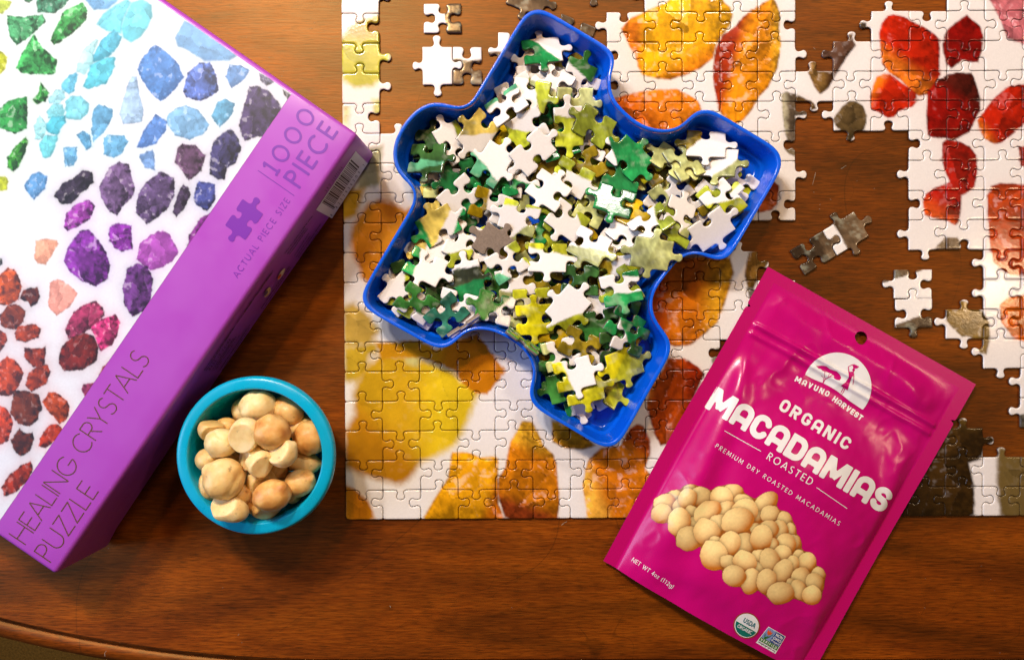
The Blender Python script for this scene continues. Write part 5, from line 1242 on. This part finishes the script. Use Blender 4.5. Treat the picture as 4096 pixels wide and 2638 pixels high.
# ------------------------------------------------------------------ pouch of macadamias
ZB = 0.0036
TLp = P(3075, 1066, ZB + .001)[:2]; TRp = P(3908, 1537, ZB + .001)[:2]; BLp = P(2415, 2244, ZB + .001)[:2]
PU = TRp - TLp; PV = BLp - TLp
PI = np.linalg.inv(np.stack([PU, PV], 1))
pouch = empty('snack_pouch', (float(TLp[0] + .5 * PU[0] + .5 * PV[0]), float(TLp[1] + .5 * PU[1] + .5 * PV[1]), 0))
PO = np.array(pouch.location)
tag(pouch, 'magenta resealable pouch of roasted macadamias lying face up at the lower right', 'snack pouch')
def pouch_z(x, y):
    q = np.stack([x - TLp[0], y - TLp[1]], -1) @ PI.T; u, v = q[..., 0], q[..., 1]
    uu = np.clip((u - .062) / .876, 0, 1)
    side = np.sin(np.pi * uu) ** .62
    body = sst(.19, .50, v) * (1 - .45 * sst(.78, 1.02, v))
    z = ZB + .0150 * side * body
    z = z + .0030 * side * sst(.04, .10, v) * (1 - sst(.16, .26, v))
    # zipper: two pressed tracks across the pouch
    zip_ = (np.exp(-((v - .168) / .006) ** 2) + .8 * np.exp(-((v - .196) / .007) ** 2)) * sst(.055, .075, u) * (1 - sst(.925, .945, u))
    z = z + .0015 * zip_ + .0004 * np.exp(-((v - .182) / .006) ** 2) * np.sin(u * 190) * zip_.clip(0, 1)
    # folds of the film
    def fold(cu, cv, ang, ln, wd, amp):
        du = (u - cu) * .14; dv = (v - cv) * .197; c, s = math.cos(R(ang)), math.sin(R(ang))
        a = du * c + dv * s; b = -du * s + dv * c
        return amp * np.exp(-(a / ln) ** 2 - (b / wd) ** 2)
    inn = sst(.06, .12, u) * (1 - sst(.88, .94, u)) * sst(.03, .07, v)
    z = z + 1.25 * inn * (fold(.15, .62, 86, .060, .006, .0022) + fold(.25, .66, 83, .055, .006, -.0014) + fold(.11, .33, 60, .020, .006, .0018) + fold(.22, .27, 100, .022, .008, .0016) + fold(.30, .30, 20, .03, .007, -.0009)
                   + fold(.78, .12, 30, .02, .007, .0016) + fold(.86, .15, -20, .018, .006, -.0010) + fold(.62, .10, 8, .04, .006, .0009) + fold(.90, .42, 80, .04, .008, .0014) + fold(.80, .38, 40, .04, .01, -.0008)
                   + fold(.85, .80, 60, .03, .008, .0012) + fold(.55, .92, 10, .04, .009, .0010) + fold(.25, .93, -20, .03, .008, .0009) + fold(.17, .20, 5, .05, .004, -.0008) + fold(.40, .12, 12, .05, .006, .0007))
    rd = (1 - np.abs(2 * fbm(u * 5 + 2 * v, v * 6 - u * 2 + 7, 55, 3) - 1)) ** 7
    z = z + inn * .0005 * rd * (.35 + .65 * np.maximum(1 - sst(.22, .34, v), np.maximum(1 - sst(.14, .3, u), sst(.74, .88, u))))
    z = z + inn * .0011 * (fbm(u * 7 + 3, v * 9 + 1, 21, 3) - .5) + .0005 * (fbm(u * 16, v * 20, 33, 2) - .5) * inn
    return z
def on_pouch(dz):
    def f(px, py):
        z = np.full(np.shape(px), .014)
        for _ in range(9):
            w = P(px, py, z); z = .5 * z + .5 * (pouch_z(w[..., 0], w[..., 1]) + dz)
        w = P(px, py, z); w[..., 2] = pouch_z(w[..., 0], w[..., 1]) + dz
        return w - PO
    return f
def build_pouch():
    nu, nv = 150, 212
    u = np.linspace(0, 1, nu); v = np.linspace(0, 1, nv)
    U, Vv = np.meshgrid(u, v, indexing='ij')
    # slightly bowed sides and a tear notch on each side
    bow = .010 * np.sin(np.pi * np.clip(Vv * 1.02, 0, 1)) * sst(.15, .6, Vv)
    U2 = U + np.where(U < .5, -1, -1) * bow * np.abs(U - .5) * 2 * np.where(U < .5, .9, -.0) - bow * .6 * np.where(U > .5, np.abs(U - .5) * 2, 0)
    notch = np.exp(-((Vv - .128) / .0042) ** 4)
    U2 = U2 + notch * .018 * (U == 0) - notch * .018 * (U == 1)
    W = TLp + U2[..., None] * PU + Vv[..., None] * PV
    hole = P(3453, 1352, ZB + .003)[:2]; rh = 26.5 * PXM
    d = np.hypot(W[..., 0] - hole[0], W[..., 1] - hole[1])
    fc = .25 * (d[:-1, :-1] + d[1:, :-1] + d[1:, 1:] + d[:-1, 1:]); dropf = fc < rh
    touch = np.zeros(d.shape, bool)
    for a in (0, 1):
        for b in (0, 1): touch[a:nu - 1 + a, b:nv - 1 + b] |= dropf
    keepv = np.zeros(d.shape, bool)
    for a in (0, 1):
        for b in (0, 1): keepv[a:nu - 1 + a, b:nv - 1 + b] |= ~dropf
    ring = touch & keepv
    W[ring] = hole + (W[ring] - hole) / d[ring][:, None] * rh
    z = pouch_z(W[..., 0], W[..., 1])
    top = np.concatenate([W, z[..., None]], -1) - PO
    me = grid_mesh('front_film', top, None, flip=False, drop=dropf)
    uv = (U[:-1, :-1] + .5 / nu, Vv[:-1, :-1] + .5 / nv)
    seal = (uv[0] < .052) | (uv[0] > .948) | (uv[1] < .035)
    link('front_film', me, pouch, [M['pouch'], M['seal']])
    me.polygons.foreach_set('material_index', seal[~dropf].astype(np.int32))
    if me.polygons[100].normal.z < 0: me.flip_normals()
    bz = np.minimum(z - .0004, .0030 + 0 * z)
    back = np.concatenate([W, bz[..., None]], -1) - PO
    me2 = grid_mesh('back_film', back, None, flip=True, drop=dropf)
    if me2.polygons[100].normal.z > 0: me2.flip_normals()
    link('back_film', me2, pouch, [M['pouch']])
build_pouch()
def build_pouch_print():
    t1 = on_pouch(.00016); t2 = on_pouch(.00026); t3 = on_pouch(.00036)
    a = lambda x, y: (2750 + x / 1.9244, 1400 + y / 1.9244)
    W_ = M['white_ink']
    text_mesh('product_lettering', pouch, 'MACADAMIAS', a(128, 440), a(1502, 1262), 100, .122, W_, t1, 1.0, True)
    text_mesh('organic_lettering', pouch, 'ORGANIC', a(694, 452), a(1224, 772), 51, .112, W_, t1, 1.0, True)
    text_mesh('roasted_lettering', pouch, 'ROASTED', a(604, 834), a(946, 1042), 31, .060, W_, t1)
    text_mesh('tagline_lettering', pouch, 'PREMIUM DRY ROASTED MACADAMIAS', a(209, 746), a(1164, 1350), 18.5, .058, W_, t1)
    b = lambda x, y: (2400 + x / 1.925, 1700 + y / 1.925)
    text_mesh('weight_lettering', pouch, 'NET WT 4oz (112g)', b(240, 1042), b(556, 1258), 17.5, .062, W_, t1)
    shape_mesh('printed_rule', pouch, [stroke_poly([a(285, 619), a(425, 698), a(566, 777)], 2.6)], W_, t1, 1.2)
    shape_mesh('printed_rule', pouch, [stroke_poly([a(994, 1055), a(1111, 1136), a(1229, 1217)], 2.6)], W_, t1, 1.2)
    g = lambda x, y: (3100 + x / 4.782, 1380 + y / 4.782)
    G = lambda l: [g(*p) for p in l]
    arcp = [(1190 + 655 * math.cos(R(t)), 795 - 655 * math.sin(R(t))) for t in np.linspace(159, -41, 60)]
    hill = [(1665, 1225), (1540, 1140), (1420, 1060), (1300, 960), (1180, 870), (1050, 790), (900, 715), (740, 650), (578, 566)]
    tree = [[(785, 395), (900, 388), (980, 400), (1050, 455), (1110, 478), (1180, 500), (1240, 560), (1268, 620), (1240, 668), (1190, 662), (1130, 635), (1130, 590), (1080, 545), (1000, 515), (960, 503), (910, 488), (880, 455), (830, 440)],
            stroke_poly([(918, 725), (955, 655), (1030, 608), (1110, 560)], 24, 12), stroke_poly([(958, 652), (945, 590), (955, 500)], 13, 9), stroke_poly([(925, 700), (928, 620), (880, 575)], 12, 8), stroke_poly([(1030, 607), (1080, 600), (1130, 605)], 10, 8), stroke_poly([(1030, 605), (1022, 575), (1060, 530)], 9, 7)]
    lady = [stroke_poly([(1415, 530), (1402, 410), (1490, 368)], 20, 14), [(1478, 368), (1520, 362), (1612, 408), (1570, 445), (1500, 445)], ell(1504, 472, 26, 30), [(1495, 490), (1515, 495), (1505, 530), (1480, 525)],
            [(1412, 505), (1500, 505), (1518, 555), (1480, 605), (1455, 640), (1408, 625)], [(1412, 610), (1466, 620), (1432, 720), (1388, 862), (1330, 825), (1256, 775), (1350, 708)],
            stroke_poly([(1508, 545), (1508, 650), (1490, 755)], 18, 12), stroke_poly([(1310, 815), (1285, 860), (1258, 915)], 18, 12), stroke_poly([(1335, 830), (1310, 890), (1278, 940)], 18, 12)]
    disc_o = shape_mesh('emblem_disc', pouch, [G(arcp + hill)], W_, t1, 2.0)
    shape_mesh('emblem_tree', disc_o, [G(p) for p in tree], M['pouch'], t2, 1.1)
    shape_mesh('emblem_figure', disc_o, [G(p) for p in lady], M['pouch'], t2, 1.1)
    text_mesh('emblem_lettering', pouch, 'MAVUNO', g(368, 684), g(1015, 990), 23, .12, W_, t1, 1.0, True)
    text_mesh('emblem_lettering', pouch, 'HARVEST', g(1082, 1054), g(1635, 1446), 23, .12, W_, t1, 1.0, True)
    # printed heap of nuts
    nuts = [(255,95,38,34),(240,155,58,55),(160,140,46,42),(95,180,64,58),(330,140,72,58),(520,110,76,48),(600,180,64,52),(200,200,50,50),(75,245,58,60),(460,145,70,66),(240,150,55,60),(690,240,52,50),(745,165,74,48),(775,255,60,55),(865,295,46,56),(905,350,30,45),
            (270,240,44,40),(290,310,46,42),(490,215,56,44),(610,230,78,74),(370,235,90,58),(190,300,70,84),(440,310,72,52),(250,405,72,76),(680,340,36,30),(840,350,46,60),(765,345,58,54),(365,365,80,78),(565,290,92,78),(420,430,40,36),(925,430,42,46),(875,440,62,62),(790,440,34,38),
            (610,440,70,68),(715,400,66,76),(510,440,66,74),(705,520,48,42),(850,505,54,54),(950,530,36,50),(1010,555,52,60),(410,515,86,84),(510,560,56,42),(690,600,44,40),(915,570,40,52),(775,545,58,72),(610,555,76,60),(850,625,58,82),(645,680,54,76),(540,645,68,66),(1080,635,42,42),(975,665,62,66),
            (920,710,34,50),(750,680,60,72),(1060,690,52,60),(960,735,48,62),(840,755,84,62),(1040,770,56,58)]
    f = lambda x, y: (2600 + x / 1.607, 1900 + y / 1.607)
    st = 2.6
    xs = np.arange(2600, 3310, st); ys = np.arange(1935, 2430, st); X, Y = np.meshgrid(xs, ys)
    S = np.full(X.shape, -1e9); Sx = np.zeros(X.shape); col = np.zeros(X.shape + (3,)); rs = random.Random(4)
    wxn = X + 5 * (fbm(X / 20, Y / 20, 61) - .5); wyn = Y + 5 * (fbm(X / 20, Y / 20, 62) - .5)
    for k, (cx, cy, ra, rb) in enumerate(nuts):
        c = f(cx, cy); ra *= 1.10 / 1.607; rb *= 1.10 / 1.607; an = R(rs.uniform(-35, 35))
        dx = (wxn - c[0]) * math.cos(an) + (wyn - c[1]) * math.sin(an); dy = -(wxn - c[0]) * math.sin(an) + (wyn - c[1]) * math.cos(an)
        q = np.hypot(dx / ra, dy / rb); th = np.arctan2(dy, dx); q = q / (1 + .10 * np.exp(-(np.angle(np.exp(1j * (th - rs.uniform(-3, 3)))) / .28) ** 2) + .04 * np.sin(2 * th + rs.uniform(0, 6))); sd = (1 - q) * min(ra, rb)
        lit = np.clip(1 - ((dx / ra + .35) ** 2 + (dy / rb + .45) ** 2) * .50, 0, 1)
        tone = rs.uniform(.88, 1.08)
        c_ = s2l((184, 106, 30))[None, None] * (1 - lit)[..., None] + s2l((250, 218, 146))[None, None] * lit[..., None]
        c_ = c_ * tone * (.9 + .2 * fbm(X / 9 + k, Y / 9, 70 + k))[..., None]
        sh = np.exp(-np.maximum(-sd, 0) / 5.0) * (sd <= 0) * .55             # contact shade printed round each nut
        col *= (1 - sh)[..., None]
        m_ = sst(-.8, .8, sd)[..., None]; col = col * (1 - m_) + c_ * m_
        S = np.maximum(S, sd); Sx = Sx + np.exp(np.clip(sd / 7.0, -40, 12))
    S2 = 7.0 * np.log(Sx + 1e-12)
    V, F = contour_fill(S2, xs, ys)
    F = [q[::-1] for q in F]
    ii = np.clip(((V[:, 0] - xs[0]) / st).round().astype(int), 0, len(xs) - 1); jj = np.clip(((V[:, 1] - ys[0]) / st).round().astype(int), 0, len(ys) - 1)
    cc = col[jj, ii]; dark = cc.sum(1) < .15; cc[dark] = s2l((150, 84, 24))
    link('nut_picture', mesh('nut_picture', t1(V[:, 0], V[:, 1]), F, True, np.clip(cc, 0, .9)), pouch, [M['pouch_print']])
    # certification seals
    s = lambda x, y: (2700 + x / 3.985, 2338 + y / 3.985)
    ink = lambda n, c: plain(n, tuple(s2l(c)), .35)
    c0 = s(1142, 645)
    shape_mesh('organic_seal_ring', pouch, [ell(*c0, 54, 52, 30)], ink('seal_brown', (150, 62, 22)), t1, 2)
    so = shape_mesh('organic_seal', pouch, [ell(*c0, 49, 48, 30)], W_, t2, 2)
    disc = ell(*s(1145, 645), 46, 45, 30, 60); da = R(30)
    low = [p for p in disc if -(p[0] - c0[0]) * math.sin(da) + (p[1] - c0[1]) * math.cos(da) > 4]
    low.sort(key=lambda p: (p[0] - c0[0]) * math.cos(da) + (p[1] - c0[1]) * math.sin(da))
    shape_mesh('organic_seal_field', so, [low], ink('seal_green', (10, 112, 96)), t3, 1.5)
    tA = on_pouch(.00046)
    text_mesh('seal_lettering', so, 'USDA', s(1078, 585), s(1262, 690), 20, .10, ink('seal_teal', (0, 104, 118)), t3)
    text_mesh('seal_lettering', so, 'ORGANIC', s(985, 668), s(1214, 792), 14.5, .085, W_, tA)
    cr = [s(1490, 660), s(1765, 820), s(1600, 1095), s(1290, 915)]
    def sq(u, v): return tuple((1 - u) * ((1 - v) * np.array(cr[0]) + v * np.array(cr[3])) + u * ((1 - v) * np.array(cr[1]) + v * np.array(cr[2])))
    quad = lambda u0, v0, u1, v1: [sq(u0, v0), sq(u1, v0), sq(u1, v1), sq(u0, v1)]
    vl = shape_mesh('verified_label', pouch, [cr], W_, t1, 2)
    shape_mesh('verified_label_field', vl, [quad(.03, .03, .47, .62)], ink('label_grey_blue', (128, 150, 196)), t2, 1.5)
    shape_mesh('verified_label_field', vl, [quad(.48, .03, .97, .62)], ink('label_blue', (16, 58, 132)), t2, 1.5)
    shape_mesh('verified_label_field', vl, [quad(.03, .63, .97, .83)], ink('label_green', (58, 118, 34)), t2, 1.5)
    shape_mesh('verified_label_leaf', vl, [stroke_poly([sq(.18, .62), sq(.22, .52), sq(.28, .40)], 4, 2), stroke_poly([sq(.10, .40), sq(.16, .52), sq(.22, .62)], 2, 5), stroke_poly([sq(.44, .22), sq(.32, .45), sq(.22, .62)], 1.5, 5)], ink('leaf_green', (40, 110, 30)), t3, 1.0)
    shape_mesh('verified_label_flower', vl, [[sq(.13, .30), sq(.10, .12), sq(.20, .20), sq(.22, .08), sq(.28, .20), sq(.36, .14), sq(.34, .30), sq(.24, .38)]], ink('flower_orange', (226, 92, 40)), t3, 1.0)
    text_mesh('label_lettering', vl, 'NON', sq(.55, .23), sq(.92, .23), 12, .10, W_, t3)
    text_mesh('label_lettering', vl, 'GMO', sq(.52, .42), sq(.94, .42), 12, .10, W_, t3)
    text_mesh('label_lettering', vl, 'Project', sq(.52, .57), sq(.94, .57), 10, .08, W_, t3)
    text_mesh('label_lettering', vl, 'VERIFIED', sq(.09, .79), sq(.92, .79), 10, .095, W_, t3)
    text_mesh('label_lettering', vl, 'nongmoproject.org', sq(.07, .94), sq(.93, .94), 8, .07, M['dark_ink'], t2)
build_pouch_print()
# ------------------------------------------------------------------ lint and dust on the wood
def build_dust():
    rs = random.Random(12); V = []; F = []
    def strip(pts, w, z=.0001):
        n = len(V); q = stroke_poly(pts, w, w * .5); k = len(pts)
        for p in q: V.append(tuple(P(p[0], p[1], z)[:2]) + (z + .00015,))
        for i in range(k - 1): F.append((n + i, n + i + 1, n + 2 * k - 2 - i, n + 2 * k - 1 - i))
    for (x, y, dx, dy) in [(3262, 690, -12, 48), (2246, 2098, 22, -14), (420, 2622, 6, -22), (3363, 675, 22, -14), (3560, 1490, 14, 8), (1560, 2420, 3, 8), (3255, 190, 6, 8)]:
        strip([(x, y), (x + dx * .5 + rs.uniform(-4, 4), y + dy * .5 + rs.uniform(-4, 4)), (x + dx, y + dy)], 2.0)
    for _ in range(45):
        x, y = rs.choice([(rs.uniform(3190, 3640), rs.uniform(540, 1040)), (rs.uniform(300, 2400), rs.uniform(2120, 2600)), (rs.uniform(800, 1350), rs.uniform(40, 500)), (rs.uniform(3500, 4090), rs.uniform(2100, 2620)), (rs.uniform(1540, 1900), rs.uniform(60, 420))])
        r = rs.uniform(.8, 1.7); strip([(x - r, y), (x, y + rs.uniform(-1, 1)), (x + r, y)], r * 1.4)
    o = link('dust', mesh('dust', V, F, False), None, [plain('lint', (.34, .27, .19), .9)])
    tag(o, 'pale lint and dust specks scattered over the bare wood', 'dust', kind='stuff')
build_dust()
